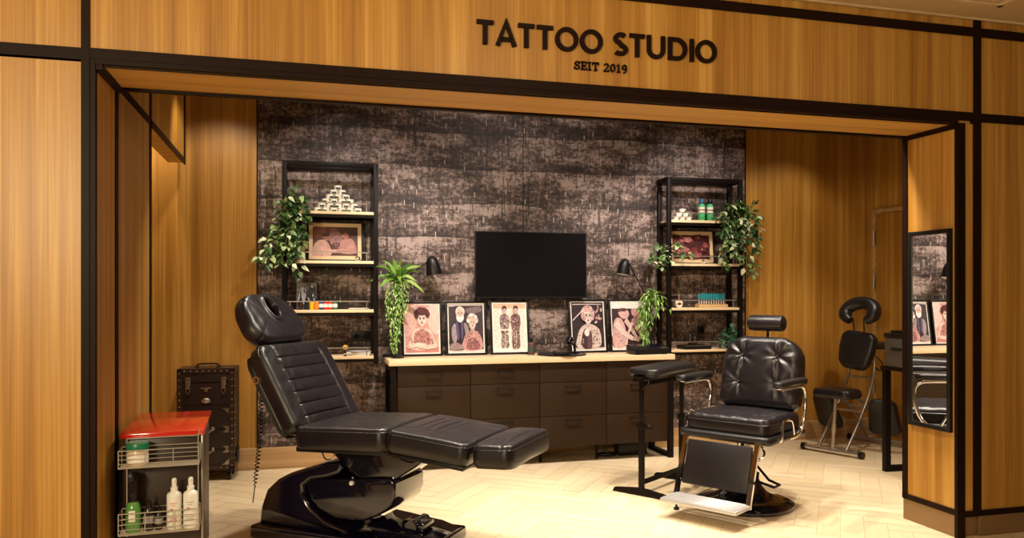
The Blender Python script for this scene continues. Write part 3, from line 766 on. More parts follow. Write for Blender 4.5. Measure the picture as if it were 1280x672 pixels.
m = MB().b2(-hl-.03, hl+.03, -.05, .05, .808, .829, .003).b2(-hl-.07, -hl-.03, -.03, .03, .79, .822, .004).tube(smooth_pts([(-hl-.02, -.06, .81), (-hl-.04, -.08, .78), (-hl-.10, -.09, .765), (-hl-.14, -.09, .755)], 4), .006, 6); m.build('top_bracket', M['steel_black'], ar)

# ================================================================ PORTABLE MASSAGE CHAIR
mc = thing('massage_chair', 'folding massage chair with face ring, knee pads and grey tube frame', 'chair', (4.83, 6.04, 0), R(-68))
for y, nm in ((-.385, 'a'), (.385, 'b')):
    m = MB().cyl((-.26, y, .032), (.26, y, .032), .023, n=16); fb = m.build('floor_bar', M['alu'] if y < 0 else M['tubing'], mc)
    for s in (-1, 1): MB().cyl((s*.25, y, .032), (s*.288, y, .032), .030, n=16).build('rubber_foot', M['black'], fb)
for s in (-1, 1):
    m = MB().tube(smooth_pts([(s*.13, -.385, .04), (s*.13, -.22, .22), (s*.125, -.02, .46), (s*.12, .09, .66), (s*.115, .11, .86), (s*.10, .09, 1.02)], 6), .014, 10); m.build('main_tube', M['tubing'], mc)
    m = MB().tube(smooth_pts([(s*.09, .385, .04), (s*.09, .25, .20), (s*.09, .06, .38), (s*.09, -.16, .475), (s*.09, -.30, .485)], 6), .013, 10); m.build('rear_tube', M['tubing'], mc)
m = MB().cyl((0, -.37, .04), (0, -.32, .49), .016, n=12).cyl((0, -.352, .18), (0, -.345, .26), .021, n=12); m.build('seat_post', M['alu'], mc)
for (y, z, w_) in ((-.10, .355, .13), (.085, .64, .12), (.03, .385, .09), (.11, .82, .115), (.30, .145, .09)): MB().cyl((-w_, y, z), (w_, y, z), .011, n=10).build('cross_tube', M['tubing'], mc)
for s in (-1, 1): MB().tube([(s*.09, .30, .145), (s*.20, .10, .26), (s*.27-.02, .05, .29)], .009, 8).build('knee_tube', M['tubing'], mc)
m = MB(); m.pad(.27, .36, .075, .03, .07, .012, None, lambda x: 1, 20, 24, T(0, -.30, .525) @ rotz(pi/2)); m.build('seat', M['leather2'], mc)
def upright(x, y, z, til, yaw=0): return T(x, y, z) @ rotz(yaw) @ Matrix.Rotation(-til, 4, 'X') @ Matrix(((0, 1, 0, 0), (0, 0, -1, 0), (1, 0, 0, 0), (0, 0, 0, 1)))
m = MB(); m.pad(.34, .33, .075, .032, .075, .016, None, lambda x: 1-.20*max(0, -x/.17), 26, 24, upright(0, .02, .885, R(10)) @ rotz(R(8))); m.build('chest_pad', M['leather2'], mc)
m = MB(); P = []
for i in range(25):
    a = R(-58+296*i/24); P.append(Vector((.135*cos(a)+.025, (.03+.045*sin(a)), 1.225+.086*sin(a))))
m.tube(P, [.034+.024*min(1, min(i, 24-i)/3) for i in range(25)], 14)
m.build('face_cradle', M['leather2'], mc)
for s in (-1, 1): MB().tube([(s*.045, .075, 1.0), (s*.05, .05, 1.17)], .009, 8).build('cradle_post', M['chrome'], mc)
MB().cyl((-.11, .085, 1.02), (.11, .085, 1.02), .012).build('cradle_bar', M['chrome'], mc)
for s in (-1, 1):
    m = MB(); m.pad(.34, .25, .065, .028, .06, .012, None, lambda x: 1+.12*(-x/.17), 20, 18, upright(s*.27-.02, .02, .31, R(-22), s*R(14))); m.build('knee_pad', M['leather2'], mc)
m = MB(); m.pad(.13, .36, .055, .022, .04, .006, None, None, 12, 20, T(.12, .20, .925)); m.box((.06, .14, .90), (.05, .12, .02)); m.build('arm_pad', M['leather2'], mc)
m = MB().tube(smooth_pts([(.02, .14, .83), (.05, .19, .76), (.12, .20, .70), (.16, .17, .76), (.12, .14, .83)], 5), .006, 6); m.build('strap', M['black'], mc)

# ================================================================ CONSOLE TABLE + MACHINE at the right
cp = atz(1102, 588, 0)
ct = thing('console_table', 'black square tube console table half hidden behind the right wooden jamb', 'table', (cp.x+.005, cp.y, 0), R(-4))
hgt = .80; b_ = .045
for x in (0, .78):
    m = MB().b2(x, x+b_, -.40, -.40+b_, 0, hgt).b2(x, x+b_, -b_, 0, 0, hgt) if x else MB().b2(0, b_, -b_, 0, 0, hgt)
    m.build('leg', M['steel_black'], ct)
MB().b2(b_, .78, -b_, 0, 0, b_).build('floor_rail', M['steel_black'], ct)
m = MB().b2(-.01, .84, -.41, .01, hgt, hgt+.028, .002); m.build('top', M['steel_black'], ct)
pm = thing('tabletop_machine', 'dark grey box shaped tabletop machine standing on the console table', 'machine', (cp.x+.0, cp.y-.03, hgt+.028), R(-4))
m = MB().b2(.0, .42, -.28, .0, 0, .225, .008).b2(-.004, .424, -.284, .004, .10, .106); m.build('body', M['machine'], pm)
m = MB().b2(-.006, .426, -.286, .006, .225, .262, .008).b2(.03, .38, -.25, -.03, .262, .282, .006); m.build('lid', M['black'], pm)
m = MB().b2(.10, .30, -.292, -.278, .13, .15, .004).b2(-.008, .0, -.20, -.08, .13, .15, .003); m.build('handle', M['black'], pm)
# ================================================================ TROLLEY
p0, p1 = atz(150.5, 542.4, .757), atz(254.3, 536.3, .757)
tr = thing('service_trolley', 'dark rolling trolley with a glossy red top and two wire baskets', 'trolley', (p0.x, p0.y, 0), R(3))
W, D, H = .352, .66, .757
m = MB().b2(.008, W-.008, .012, D-.01, .07, H-.022, .003); m.build('body', M['trolley'], tr)
m = MB().b2(-.004, W+.004, -.006, D, H-.022, H, .004); m.build('top', M['red'], tr)
m = MB().b2(W-.010, W+.001, .004, .020, .07, H-.024, .003); m.build('corner_profile', M['tubing'], tr)
for x in (.05, W-.05):
    for y in (.06, D-.06):
        m = MB().cyl((x-.012, y, .03), (x+.012, y, .03), .03, n=18).b2(x-.016, x+.016, y-.012, y+.012, .045, .071); m.build('castor', M['black'], tr)
m = MB().tube(smooth_pts([(.03, -.006, .735), (W-.03, -.006, .735), (W-.022, -.006, .725), (W-.022, -.006, .30)], 4)[0:], .0032, 6).tube([(.028, -.006, .735), (.028, -.006, .29)], .0032, 6)
m.build('hanging_frame', M['wire'], tr)
for z0, z1 in ((.622, .700), (.325, .420)):
    m = MB()
    def loop(z, r=.0024, ins=0): m.tube([(.008+ins, -.012, z), (W-.012-ins, -.012, z), (W-.012-ins, -.115+ins, z), (.008+ins, -.115+ins, z)], r, 6, True)
    n = 5 if z0 > .5 else 5
    for i in range(n): loop(z0+(z1-z0)*i/(n-1), .0028 if i in (0, n-1) else .0018)
    for i in range(9): y = -.02-.09*i/8; m.tube([(.008, y, z0), (W-.012, y, z0)], .0015, 5)
    for (x, y) in ((.008, -.115), (W-.012, -.115), (.008, -.012), (W-.012, -.012), (W*.33, -.115), (W*.66, -.115)): m.tube([(x, y, z0), (x, y, z1)], .0022, 6)
    m.build('wire_basket', M['wire'], tr)
def tr_at(x, y, z):
    a = R(3); return (p0.x+x*cos(a)-y*sin(a), p0.y+x*sin(a)+y*cos(a), z)
j = thing('lidded_jar', 'beige jar with a dark green lid in the upper wire basket', 'jar', tr_at(.080, -.062, .6255))
MB().lathe([(.0, 0), (.040, 0), (.044, .006), (.044, .066), (.040, .072), (.0, .072)]).build('body', M['jar'], j)
MB().lathe([(.0, .070), (.046, .070), (.047, .074), (.047, .098), (.044, .102), (.0, .102)], n=30).build('lid', M['greenlid'], j)
MB().lathe([(.0446, .014), (.0446, .052)], n=30).build('label', M['paperlabel'], j)
ZB = .3272
# green spray bottle with a black trigger top
s = thing('trigger_bottle', 'green trigger spray bottle with a black nozzle in the lower basket', 'bottle', tr_at(.062, -.062, ZB))
MB().lathe([(.0, 0), (.030, 0), (.033, .006), (.033, .09), (.028, .118), (.018, .135), (.015, .14), (.0, .14)]).build('body', M['green_clear'], s)
m = MB().lathe([(.018, .130), (.020, .165), (.0, .165)]).b2(-.019, .019, -.022, .022, .155, .268, .010).b2(-.013, .013, -.062, -.018, .235, .266, .005).tube(smooth_pts([(0, -.022, .235), (0, -.040, .21), (0, -.046, .18)], 4), .007, 6); m.build('trigger_head', M['black'], s)
MB().b2(-.014, .014, -.0355, -.031, .05, .10, .002).build('label', M['paperlabel'], s)
d0 = None
for i, (x, h, lb) in enumerate(((.125, 1.0, 'taller dark dropper bottle with a paper band in the lower basket'), (.168, .78, 'shorter dark dropper bottle with a paper band in the lower basket'))):
    s = thing('dropper_bottle', lb, 'bottle', tr_at(x, -.062, ZB), 0, 'dark dropper bottles in the lower basket')
    k = h
    MB().lathe([(.0, 0), (.020*k, 0), (.023*k, .004), (.023*k, .085*k), (.012*k, .105*k), (.0, .105*k)]).build('body', M['amber'], s)
    MB().lathe([(.013*k, .10*k), (.013*k, .128*k), (.005*k, .134*k), (.002*k, .168*k), (.0, .17*k)]).build('cap', M['black'], s)
    MB().lathe([(.0235*k, .035*k), (.0235*k, .068*k)], n=20).build('label', M['greyprint'], s)
for i, (x, dz, lb, pm_) in enumerate(((.232, 0, 'white pump spray bottle with red print, left of the white pair', 'redprint'), (.302, 0, 'white pump spray bottle with grey print, right of the white pair', 'greyprint'))):
    s = thing('spray_bottle', lb, 'bottle', tr_at(x, -.066, ZB), 0, 'white spray bottles in the lower basket')
    MB().lathe([(.0, 0), (.029, 0), (.032, .005), (.032, .150), (.029, .160), (.014, .170), (.014, .178), (.0, .178)], n=28).build('body', M['white'], s)
    m = MB().lathe([(.015, .170), (.016, .188), (.0, .188)]).lathe([(.010, .186), (.011, .218), (.008, .228), (.0, .228)]).b2(-.005, .005, -.018, .0, .212, .222, .002); m.build('pump', M['white'], s)
    m = MB().use(M[pm_])
    for z, w_ in ((.118, .030), (.108, .018), (.052, .036), (.044, .030), (.036, .034)):
        q = []
        for a in range(-5, 6): q.append((.0323*sin(a*w_/.0323/10), -.0323*cos(a*w_/.0323/10), z))
        for A, B_ in zip(q, q[1:]): m.quad(A, B_, (B_[0], B_[1], z+.003), (A[0], A[1], z+.003))
    m.use(M['redprint'])
    q = [(.0326*sin(a*.09-.35), -.0326*cos(a*.09-.35), .085) for a in range(5)]
    for A, B_ in zip(q, q[1:]): m.quad(A, B_, (B_[0], B_[1], .096), (A[0], A[1], .096))
    m.build('printed_label', None, s, smooth=False)

# ================================================================ WARDROBE TRUNK
q = atz(258, 600, 0); q.y = 6.25
tk = thing('wardrobe_trunk', 'dark studded upright trunk on castors against the wooden back wall', 'trunk', (q.x, q.y, 0), R(-3))
W, D, Z0, Z1 = .40, .26, .085, .835
hw = W/2
MB().b2(-hw, hw, 0, D, Z0, Z1, .006).build('body', M['trunk'], tk)
m = MB()
for x in (-hw-.002, hw+.002-.034):
    m.b2(x, x+.034, -.004, .0, Z0-.002, Z1+.002).b2(-hw-.004, -hw, .0, .03, Z0, Z1)
for y in (0, D-.03): m.b2(hw, hw+.004, y, y+.03, Z0, Z1)
for z in (Z1-.03, Z0-.002): m.b2(-hw, hw, -.004, 0, z, z+.032).b2(hw, hw+.004, 0, D, z, z+.032)
m.b2(-hw, hw, -.004, D, Z1, Z1+.004)
m.build('edge_binding', M['trunk_edge'], tk)
for z in (.565, .385, .235, .737): MB().b2(-hw+.034, hw-.034, -.0025, .001, z-.003, z+.003).build('compartment_seam', M['black'], tk)
SP = [(x, -.005, Z0+.03+i*(Z1-Z0-.06)/14) for x in (-hw+.015, hw-.015) for i in range(15)]
SP += [(-hw+.05+i*(W-.10)/7, -.005, z) for z in (Z1-.014, Z0+.014) for i in range(8)]+[(hw+.005, .015, Z0+.03+i*(Z1-Z0-.06)/14) for i in range(15)]
st0 = None
for p in SP:
    if st0 is None: st0 = MB().sphere((0, 0, 0), .0055, 8, (1, .7, 1)).build('stud', M['brass'], tk); st0.location = p
    else: c_ = st0.copy(); C.objects.link(c_); c_.location = p
for s in (-1, 1):
    x = s*.125
    m = MB().b2(x-.018, x+.018, -.012, -.002, .715, .775, .004).b2(x-.012, x+.012, -.018, -.010, .69, .745, .004)
    m.tube([(x-.012, -.014, .70), (x-.012, -.014, .665), (x, -.014, .652), (x+.012, -.014, .665), (x+.012, -.014, .70)], .0045, 6); m.build('latch', M['brass'], tk)
m = MB().b2(-.035, .035, -.008, -.002, .688, .698, .002).b2(-.012, .012, -.009, -.002, .668, .69, .003); m.build('name_plate', M['brass'], tk)
m = MB().sphere((.0, -.004, .60), .03, 14, (1.1, .25, .62)).sphere((0, -.012, .60), .013, 10, (1.3, .5, .8)); m.build('lock', M['brass'], tk)
for z in (.41, .255):
    m = MB().sphere((-.03, -.006, z+.015), .013, 10, (1, .7, 1.3)).sphere((.05, -.006, z-.02), .013, 10, (1, .7, 1.3)); m.tube(smooth_pts([(-.03, -.014, z+.01), (-.015, -.03, z-.03), (.02, -.032, z-.045), (.05, -.014, z-.02)], 5), .006, 8); m.build('drawer_pull', M['brass'], tk)
for (x, z, s) in ((hw-.036, .54, 1), (hw-.036, .41, 1), (hw-.036, .36, -1), (hw-.036, .12, -1), (hw-.036, .26, 1), (hw-.036, .21, -1)):
    m = MB().prism([(x, z), (x-.05, z), (x-.03, z-s*.012), (x-.022, z-s*.026), (x-.008, z-s*.032), (x, z-s*.05)], -.005, -.001, 'y')
    m.build('corner_ornament', M['brass'], tk)
m = MB().tube(smooth_pts([(-.075, .10, Z1+.004), (-.07, .10, Z1+.028), (0, .10, Z1+.033), (.07, .10, Z1+.028), (.075, .10, Z1+.004)], 5), .009, 8, flat=.8).b2(-.09, -.06, .085, .115, Z1+.002, Z1+.012).b2(.06, .09, .085, .115, Z1+.002, Z1+.012); m.build('top_handle', M['trunk_edge'], tk)
for x in (-hw+.04, hw-.04):
    for y in (.04, D-.04):
        m = MB().cyl((x-.014, y, .033), (x+.014, y, .033), .033, n=20).b2(x-.02, x+.02, y-.018, y+.018, .055, .086, .003); cs = m.build('castor', M['black'], tk)
        MB().cyl((x-.016, y, .033), (x+.016, y, .033), .013, n=14).build('hub', M['chrome'], cs)
MB().b2(hw+.004, hw+.018, .06, .18, .13, .22, .006).build('side_guard', M['black'], tk)

# ================================================================ COUNTER: frame, four drawer units, worktop
CF, CB = 6.10, YB-.026
cx0, cx1 = aty(488, 450, CF).x, aty(844, 445, CF).x
ZW0, ZW1 = .836, .880
fr = thing('worktop', 'long pale oak worktop on black steel end legs over the drawer units', 'worktop', (cx0, CF, 0))
MB().b2(-.01, cx1-cx0, 0, CB-CF, ZW0, ZW1, .002).build('oak_board', M['oaktop'], fr)
Lx = cx1-cx0
xl0 = 0.0; t_ = .042
for x in (0.004, Lx-t_-.004):
    m = MB().b2(x, x+t_, .02, .02+t_, 0, ZW0).b2(x, x+t_, CB-CF-.02-t_, CB-CF-.02, 0, ZW0).b2(x, x+t_, .02+t_, CB-CF-.02-t_, 0, .035).b2(x, x+t_, .02+t_, CB-CF-.02-t_, ZW0-.04, ZW0); m.build('end_leg', M['steel_black'], fr)
m = MB().b2(t_, Lx-t_, CB-CF-.07, CB-CF-.03, ZW0-.045, ZW0); m.build('rear_rail', M['steel_black'], fr)
for x in (.02, .98, 1.4): 
    pass
FY = CF+.035                                                        # drawer face plane
ub = [496.8, 588.2, 674.8, 758.2, 835.8]
bx = [aty(u, 450, FY).x for u in ub]
def zz(u, v): return aty(u, v, FY).z
rows = [zz(540, 483), zz(620, 521)]
ZD0 = zz(720, 557); ZA = zz(540, 482.5); ZBm = zz(720, 519)
names = ['leftmost brown drawer unit, at the fern end of the worktop', 'brown drawer unit second from the left, below the portraits', 'brown drawer unit third from the left, two handles below the screen', 'rightmost brown drawer unit, behind the armrest stand']
for i in range(4):
    x0, x1 = bx[i]+.0015, bx[i+1]-.0015
    cb = thing('drawer_unit', names[i], 'drawers', (x0, FY, 0), 0, 'drawer units below the oak worktop'); w_ = x1-x0
    MB().b2(0.002, w_-.002, .020, CB-FY-.09, ZD0, ZW0-.001, .001).build('carcass', M['drawer'], cb)
    segs = [(ZA+.002, ZW0-.006), (ZBm+.002, ZA-.002), (ZD0, ZBm-.002)]
    for k, (z0, z1) in enumerate(segs):
        d = MB().b2(.001, w_-.001, 0, .019, z0, z1, .0015).build('drawer', M['drawer'], cb)
        if k == 0 and i >= 2: continue
        hzp = z1-.040 if not (k == 0) else (z0+z1)/2+.012
        if k == 1: hzp = z1-.038
        if k == 2: hzp = z1-.036
        m = MB().b2(w_/2-.066, w_/2+.066, -.030, -.020, hzp-.006, hzp+.008, .002).b2(w_/2-.066, w_/2-.058, -.022, .001, hzp-.005, hzp+.007).b2(w_/2+.058, w_/2+.066, -.022, .001, hzp-.005, hzp+.007); m.build('handle', M['black'], d)
    for x in ((.04, w_-.04) if i in (2,) else ()):
        MB().cyl((x, .12, 0), (x, .12, ZD0), .012).build('leg', M['steel_black'], cb)

# black box and lead on the floor below the counter
m = MB().b2(-.13, .13, -.06, .06, 0, .11, .006); o = m.build('transformer_box', M['black'], loc=(2.78, 6.36, 0)); tag(o, 'small black box on the floor below the rightmost drawers', 'box')
m = MB(); pts = [(2.55+.09*cos(a*.35)*(1+.05*sin(a)), 6.34+.06*sin(a*.35), .005+.0004*a) for a in range(40)]
o = m.tube(pts, .0045, 6).build('floor_cable', M['black']); tag(o, 'coiled black cable lying on the floor below the drawers', 'cable')

# ================================================================ WALL SHELVES
def shelf(x0, x1, yf, zs, zb, zt, label, rails):
    s = thing('wall_shelf', label, 'shelf', (x0, yf, zb), 0, 'black wall shelves')
    w_, d, t_ = x1-x0, YB-.014-yf, .036; h = zt-zb
    for x in (0, w_-t_):
        for y in (0, d-t_):
            MB().b2(x, x+t_, y, y+t_, 0, h, .002).build('post', M['steel_black'], s)
    m = MB()
    for y in (0, d-t_): m.b2(t_, w_-t_, y, y+t_, h-t_, h, .002)
    for x in (0, w_-t_): m.b2(x, x+t_, t_, d-t_, h-t_, h, .002)
    m.build('top_frame', M['steel_black'], s)
    for z in zs:
        z -= zb
        b = MB().b2(t_*.6, w_-.004, .001, d-.002, z-.010, z+.012, .001).build('shelf_board', M['oaktop'], s)
        m = MB()
        for y in (.001, d-t_): m.b2(t_, w_-t_, y+.002, y+.022, z-.034, z-.010)
        for x in (.002, w_-t_): m.b2(x, x+.03, t_, d-t_, z-.034, z-.010)
        m.build('shelf_rail', M['steel_black'], b)
        if rails:
            g = z+.012
            m = MB().tube(smooth_pts([(.06, .012, g), (.06, .012, g+.058), (.07, .012, g+.066), (w_-.10, .012, g+.066), (w_-.09, .012, g+.058), (w_-.09, .012, g)], 2), .0042, 6).tube([(.06, .012, g+.02), (.06, .012, g)], .004, 6)
            m.build('guard_rail', M['wire'], b)
    return s
LF = 6.30; lx0, lx1 = aty(352.3, 300, LF).x, aty(472.8, 300, LF).x
LZ = [aty(410, v, LF).z for v in (265.5, 327.5, 389.0)]+[aty(440, 447, LF).z]
shelf(lx0, lx1, LF, LZ, aty(472, 455, LF).z, aty(353, 199.5, LF).z, 'black open wall shelf left of the screen, with ink bottles', True)
RF = 6.33; rx0, rx1 = aty(834.9, 300, RF).x, aty(928.6, 300, RF).x
RZ = [aty(880, v, RF).z for v in (277, 331, 386, 438)]
shelf(rx0, rx1, RF, RZ, aty(840, 446, RF).z, aty(840, 220.5, RF).z, 'black open wall shelf right of the screen, with green bottles', True)
# ================================================================ SCREEN AND SOCKETS
tl, br_ = aty(593.8, 288.3, 6.485), aty(733, 372.6, 6.485)
tv = thing('wall_screen', 'large black flat screen mounted on the patterned wall above the pictures', 'screen', ((tl.x+br_.x)/2, 6.485, br_.z))
W, H = br_.x-tl.x, tl.z-br_.z
m = MB(); bz = .010
m.b2(-W/2, W/2, -.004, .0, H-bz, H).b2(-W/2, W/2, -.006, .0, 0, .016).b2(-W/2, -W/2+bz, -.004, 0, .016, H-bz).b2(W/2-bz, W/2, -.004, 0, .016, H-bz)
m.b2(-W/2, W/2, 0, .022, 0, H, .003); m.build('bezel', M['black'], tv)
MB().b2(-W/2+bz, W/2-bz, -.0025, .0, .016, H-bz).build('display', M['screen'], tv, smooth=False)
MB().b2(-.22, .22, .022, .050, .10, .45, .006).b2(-.10, .10, .045, .072, .14, .40).build('wall_mount', M['black'], tv)
def socket(u0, u1, v0, v1, n, label):
    a, b = aty(u0, v0, YB-.02), aty(u1, v1, YB-.02)
    s = thing('wall_socket', label, 'socket', ((a.x+b.x)/2, YB-.013, (a.z+b.z)/2)); w_, h = b.x-a.x, a.z-b.z
    MB().b2(-w_/2, w_/2, -.010, 0, -h/2, h/2, .003).build('cover_plate', M['black'], s)
    for i in range(n):
        x = -w_/2+w_*(i+.5)/n
        MB().lathe([(.012, -.004), (.020, -.004), (.022, .0), (.022, .004), (.0, .004)], (x, -.012, 0), 20, Matrix.Rotation(pi/2, 3, 'X')).build('outlet', M['steel_black'], s)
socket(439, 464, 414, 426, 2, 'black double wall socket behind the left shelf, between its two lowest boards')
socket(871.5, 880.5, 407, 418, 1, 'black single wall socket behind the right shelf above its lowest board')

# ================================================================ PICTURES
_c = {}
def ink(r, g, b):
    k = (r, g, b)
    if k not in _c:
        g_ = sum(k)/3; c_ = tuple(((x*.72+g_*.28)/255)**2.2 for x in k); m, N, L, bs = new_mat('print_ink_%d' % len(_c)); bs.inputs['Roughness'].default_value = .45
        tcn = N.new('ShaderNodeTexCoord'); nz = N.new('ShaderNodeTexNoise'); nz.inputs['Scale'].default_value = 42; nz.inputs['Detail'].default_value = 5; nz.inputs['Roughness'].default_value = .7
        L.new(tcn.outputs['Object'], nz.inputs['Vector'])
        L.new(ramp(N, L, nz.outputs['Fac'], [(.30, tuple(x*.72 for x in c_)), (.5, c_), (.70, tuple(min(1, x*1.2+.01) for x in c_))]), bs.inputs['Base Color']); _c[k] = m
    return _c[k]
class Draw:
    def __init__(s, W, H, y): s.m = MB(); s.W, s.H, s.y, s.n = W, H, y, 0
    def P(s, p): return ((p[0]-.5)*s.W, s.y-s.n*.00012, p[1]*s.H)
    def poly(s, pts, c): s.m.use(ink(*c)); s.m.poly([s.P(p) for p in pts]); s.n += 1; return s
    def sp(s, pts, c, n=5):
        q = smooth_pts([(p[0], p[1], 0) for p in pts], n, True); return s.poly([(v.x, v.y) for v in q], c)
    def ell(s, cx, cy, rx, ry, c, a=0, n=20):
        ca, sa = cos(R(a)), sin(R(a))
        return s.poly([(cx+rx*cos(t)*ca-ry*sin(t)*sa, cy+rx*cos(t)*sa+ry*sin(t)*ca) for t in [2*pi*i/n for i in range(n)]], c)
    def rect(s, x0, x1, y0, y1, c): return s.poly([(x0, y0), (x1, y0), (x1, y1), (x0, y1)], c)
    def band(s, pts, w, c):
        q = [Vector((p[0], p[1])) for p in pts]; L_, R_ = [], []
        for i in range(len(q)):
            d = (q[min(i+1, len(q)-1)]-q[max(0, i-1)]).normalized(); nn = Vector((-d.y, d.x)); ww = w[i] if isinstance(w, (list, tuple)) else w
            L_.append(q[i]+nn*ww/2); R_.append(q[i]-nn*ww/2)
        return s.poly([tuple(p) for p in L_+R_[::-1]], c)
def dots(d, rnd, x0, x1, y0, y1, n, cols, r0=.008, r1=.02):
    for _ in range(n): d.ell(rnd.uniform(x0, x1), rnd.uniform(y0, y1), rnd.uniform(r0, r1), rnd.uniform(r0, r1), rnd.choice(cols), rnd.uniform(0, 90), 7)
def art_woman(d):
    rnd = random.Random(1)
    d.rect(0, 1, 0, 1, (226, 150, 140)); d.sp([(.0, .35), (.3, .55), (.35, .95), (0, 1)], (236, 172, 160)); d.sp([(.62, .9), (.99, .98), (.99, .4), (.75, .5)], (240, 190, 178)); d.rect(0, 1, 0, .12, (214, 120, 112))
    d.sp([(.08, .10), (.16, .28), (.24, .46), (.42, .52), (.58, .52), (.76, .46), (.86, .28), (.93, .10), (.5, .05)], (238, 190, 176))
    d.sp([(.30, .14), (.28, .40), (.45, .47), (.6, .46), (.74, .38), (.72, .14)], (200, 120, 112))
    dots(d, rnd, .30, .72, .16, .42, 46, [(120, 50, 52), (160, 80, 76), (226, 160, 146), (96, 44, 48)])
    dots(d, rnd, .16, .27, .16, .36, 10, [(176, 100, 94), (140, 70, 70)]); dots(d, rnd, .76, .86, .16, .36, 10, [(176, 100, 94), (140, 70, 70)])
    d.band([(.12, .13), (.4, .17), (.62, .15)], [.09, .08, .06], (244, 204, 190)); d.band([(.9, .13), (.6, .11), (.38, .12)], [.09, .08, .05], (236, 188, 174))
    d.rect(.43, .57, .48, .62, (220, 160, 148))
    d.ell(.50, .70, .135, .15, (242, 204, 190))
    for i in range(26):
        a = R(-15+210*i/25); d.ell(.50+.165*cos(a)+rnd.uniform(-.02, .02), .79+.105*sin(a)+rnd.uniform(-.02, .02), .06, .05, rnd.choice([(92, 26, 34), (120, 40, 44), (70, 18, 26)]), 0, 10)
    d.ell(.50, .85, .16, .07, (96, 28, 36))
    for x in (.445, .555): d.ell(x, .71, .028, .012, (70, 36, 40)); d.band([(x-.035, .735), (x+.03, .742)], .010, (90, 50, 50))
    d.ell(.50, .665, .016, .02, (220, 160, 148)); d.ell(.5, .625, .034, .012, (170, 60, 66))
def art_couple(d):
    rnd = random.Random(2)
    d.rect(0, 1, 0, 1, (66, 50, 60)); d.sp([(.5, .9), (.9, .95), (.95, .85), (.6, .8)], (120, 100, 106)); d.rect(0, 1, 0, .05, (220, 205, 200)); d.sp([(.0, .95), (.3, .97), (.95, .97), (.95, .99), (.0, .99)], (190, 175, 172))
    d.sp([(.04, .08), (.03, .45), (.14, .62), (.36, .66), (.54, .60), (.60, .40), (.56, .08)], (40, 30, 40)); d.sp([(.10, .25), (.08, .48), (.18, .60), (.24, .4), (.2, .2)], (160, 140, 144)); d.sp([(.44, .60), (.56, .54), (.58, .32), (.50, .30)], (150, 128, 134))
    d.sp([(.20, .58), (.26, .64), (.30, .30), (.24, .28)], (88, 70, 128)); d.sp([(.36, .62), (.42, .62), (.40, .30), (.36, .30)], (96, 74, 120))
    d.ell(.33, .80, .115, .12, (214, 176, 164)); d.sp([(.21, .80), (.22, .90), (.33, .96), (.45, .90), (.46, .80), (.40, .88), (.26, .88)], (226, 206, 200))
    d.sp([(.24, .77), (.23, .68), (.33, .62), (.43, .68), (.43, .77), (.36, .745), (.29, .745)], (236, 228, 224))
    for x in (.285, .375): d.ell(x, .815, .02, .012, (50, 34, 38))
    d.ell(.33, .785, .02, .025, (196, 150, 140))
    d.sp([(.40, .06), (.44, .30), (.56, .42), (.76, .44), (.90, .36), (.95, .06)], (206, 140, 134)); d.sp([(.52, .06), (.54, .22), (.66, .30), (.84, .24), (.88, .06)], (160, 84, 88)); dots(d, rnd, .46, .9, .10, .40, 44, [(110, 56, 66), (178, 110, 110), (226, 176, 166), (86, 40, 50)])
    d.rect(.62, .74, .42, .52, (196, 146, 138)); d.ell(.68, .60, .105, .125, (224, 184, 172))
    for i in range(18):
        a = R(-10+200*i/17); d.ell(.68+.125*cos(a), .66+.11*sin(a), .045, .04, rnd.choice([(214, 198, 192), (180, 160, 158), (236, 224, 218)]), 0, 10)
    for x in (.64, .72): d.ell(x, .62, .018, .010, (50, 34, 38))
    d.ell(.68, .545, .03, .010, (150, 60, 66)); d.ell(.68, .585, .014, .02, (200, 150, 140))
    d.sp([(.02, .06), (.04, .16), (.2, .2), (.36, .14), (.4, .06)], (150, 120, 120))
def art_pair(d):
    rnd = random.Random(3)
    d.rect(0, 1, 0, 1, (236, 214, 200)); d.rect(0, 1, .90, 1, (226, 170, 132)); d.rect(0, 1, .0, .05, (240, 228, 220))
    for cx, tone in ((.34, (150, 122, 120)), (.68, (132, 88, 86))):
        d.sp([(cx-.15, .60), (cx-.13, .74), (cx-.03, .78), (cx+.05, .78), (cx+.14, .73), (cx+.15, .56), (cx+.11, .42), (cx+.12, .12), (cx+.10, .07), (cx+.015, .07), (cx, .30), (cx-.015, .07), (cx-.11, .07), (cx-.12, .14), (cx-.11, .42)], tone)
        dots(d, rnd, cx-.11, cx+.11, .09, .74, 80, [(70, 48, 52), (206, 184, 176), (100, 70, 72), (176, 140, 132), (226, 206, 198)], .008, .024)
        d.rect(cx-.04, cx+.04, .77, .82, (170, 130, 120)); d.ell(cx, .865, .065, .075, (196, 156, 144)); d.sp([(cx-.07, .86), (cx-.06, .93), (cx, .955), (cx+.065, .93), (cx+.07, .87), (cx+.02, .90), (cx-.04, .89)], (70, 46, 46))
    d.band([(.34, .42), (.34, .07)], .012, (236, 214, 200)); d.band([(.68, .42), (.68, .07)], .012, (236, 214, 200)); d.band([(.22, .44), (.46, .44)], .03, (226, 206, 196)); d.band([(.40, .70), (.54, .64)], .03, (196, 160, 148))
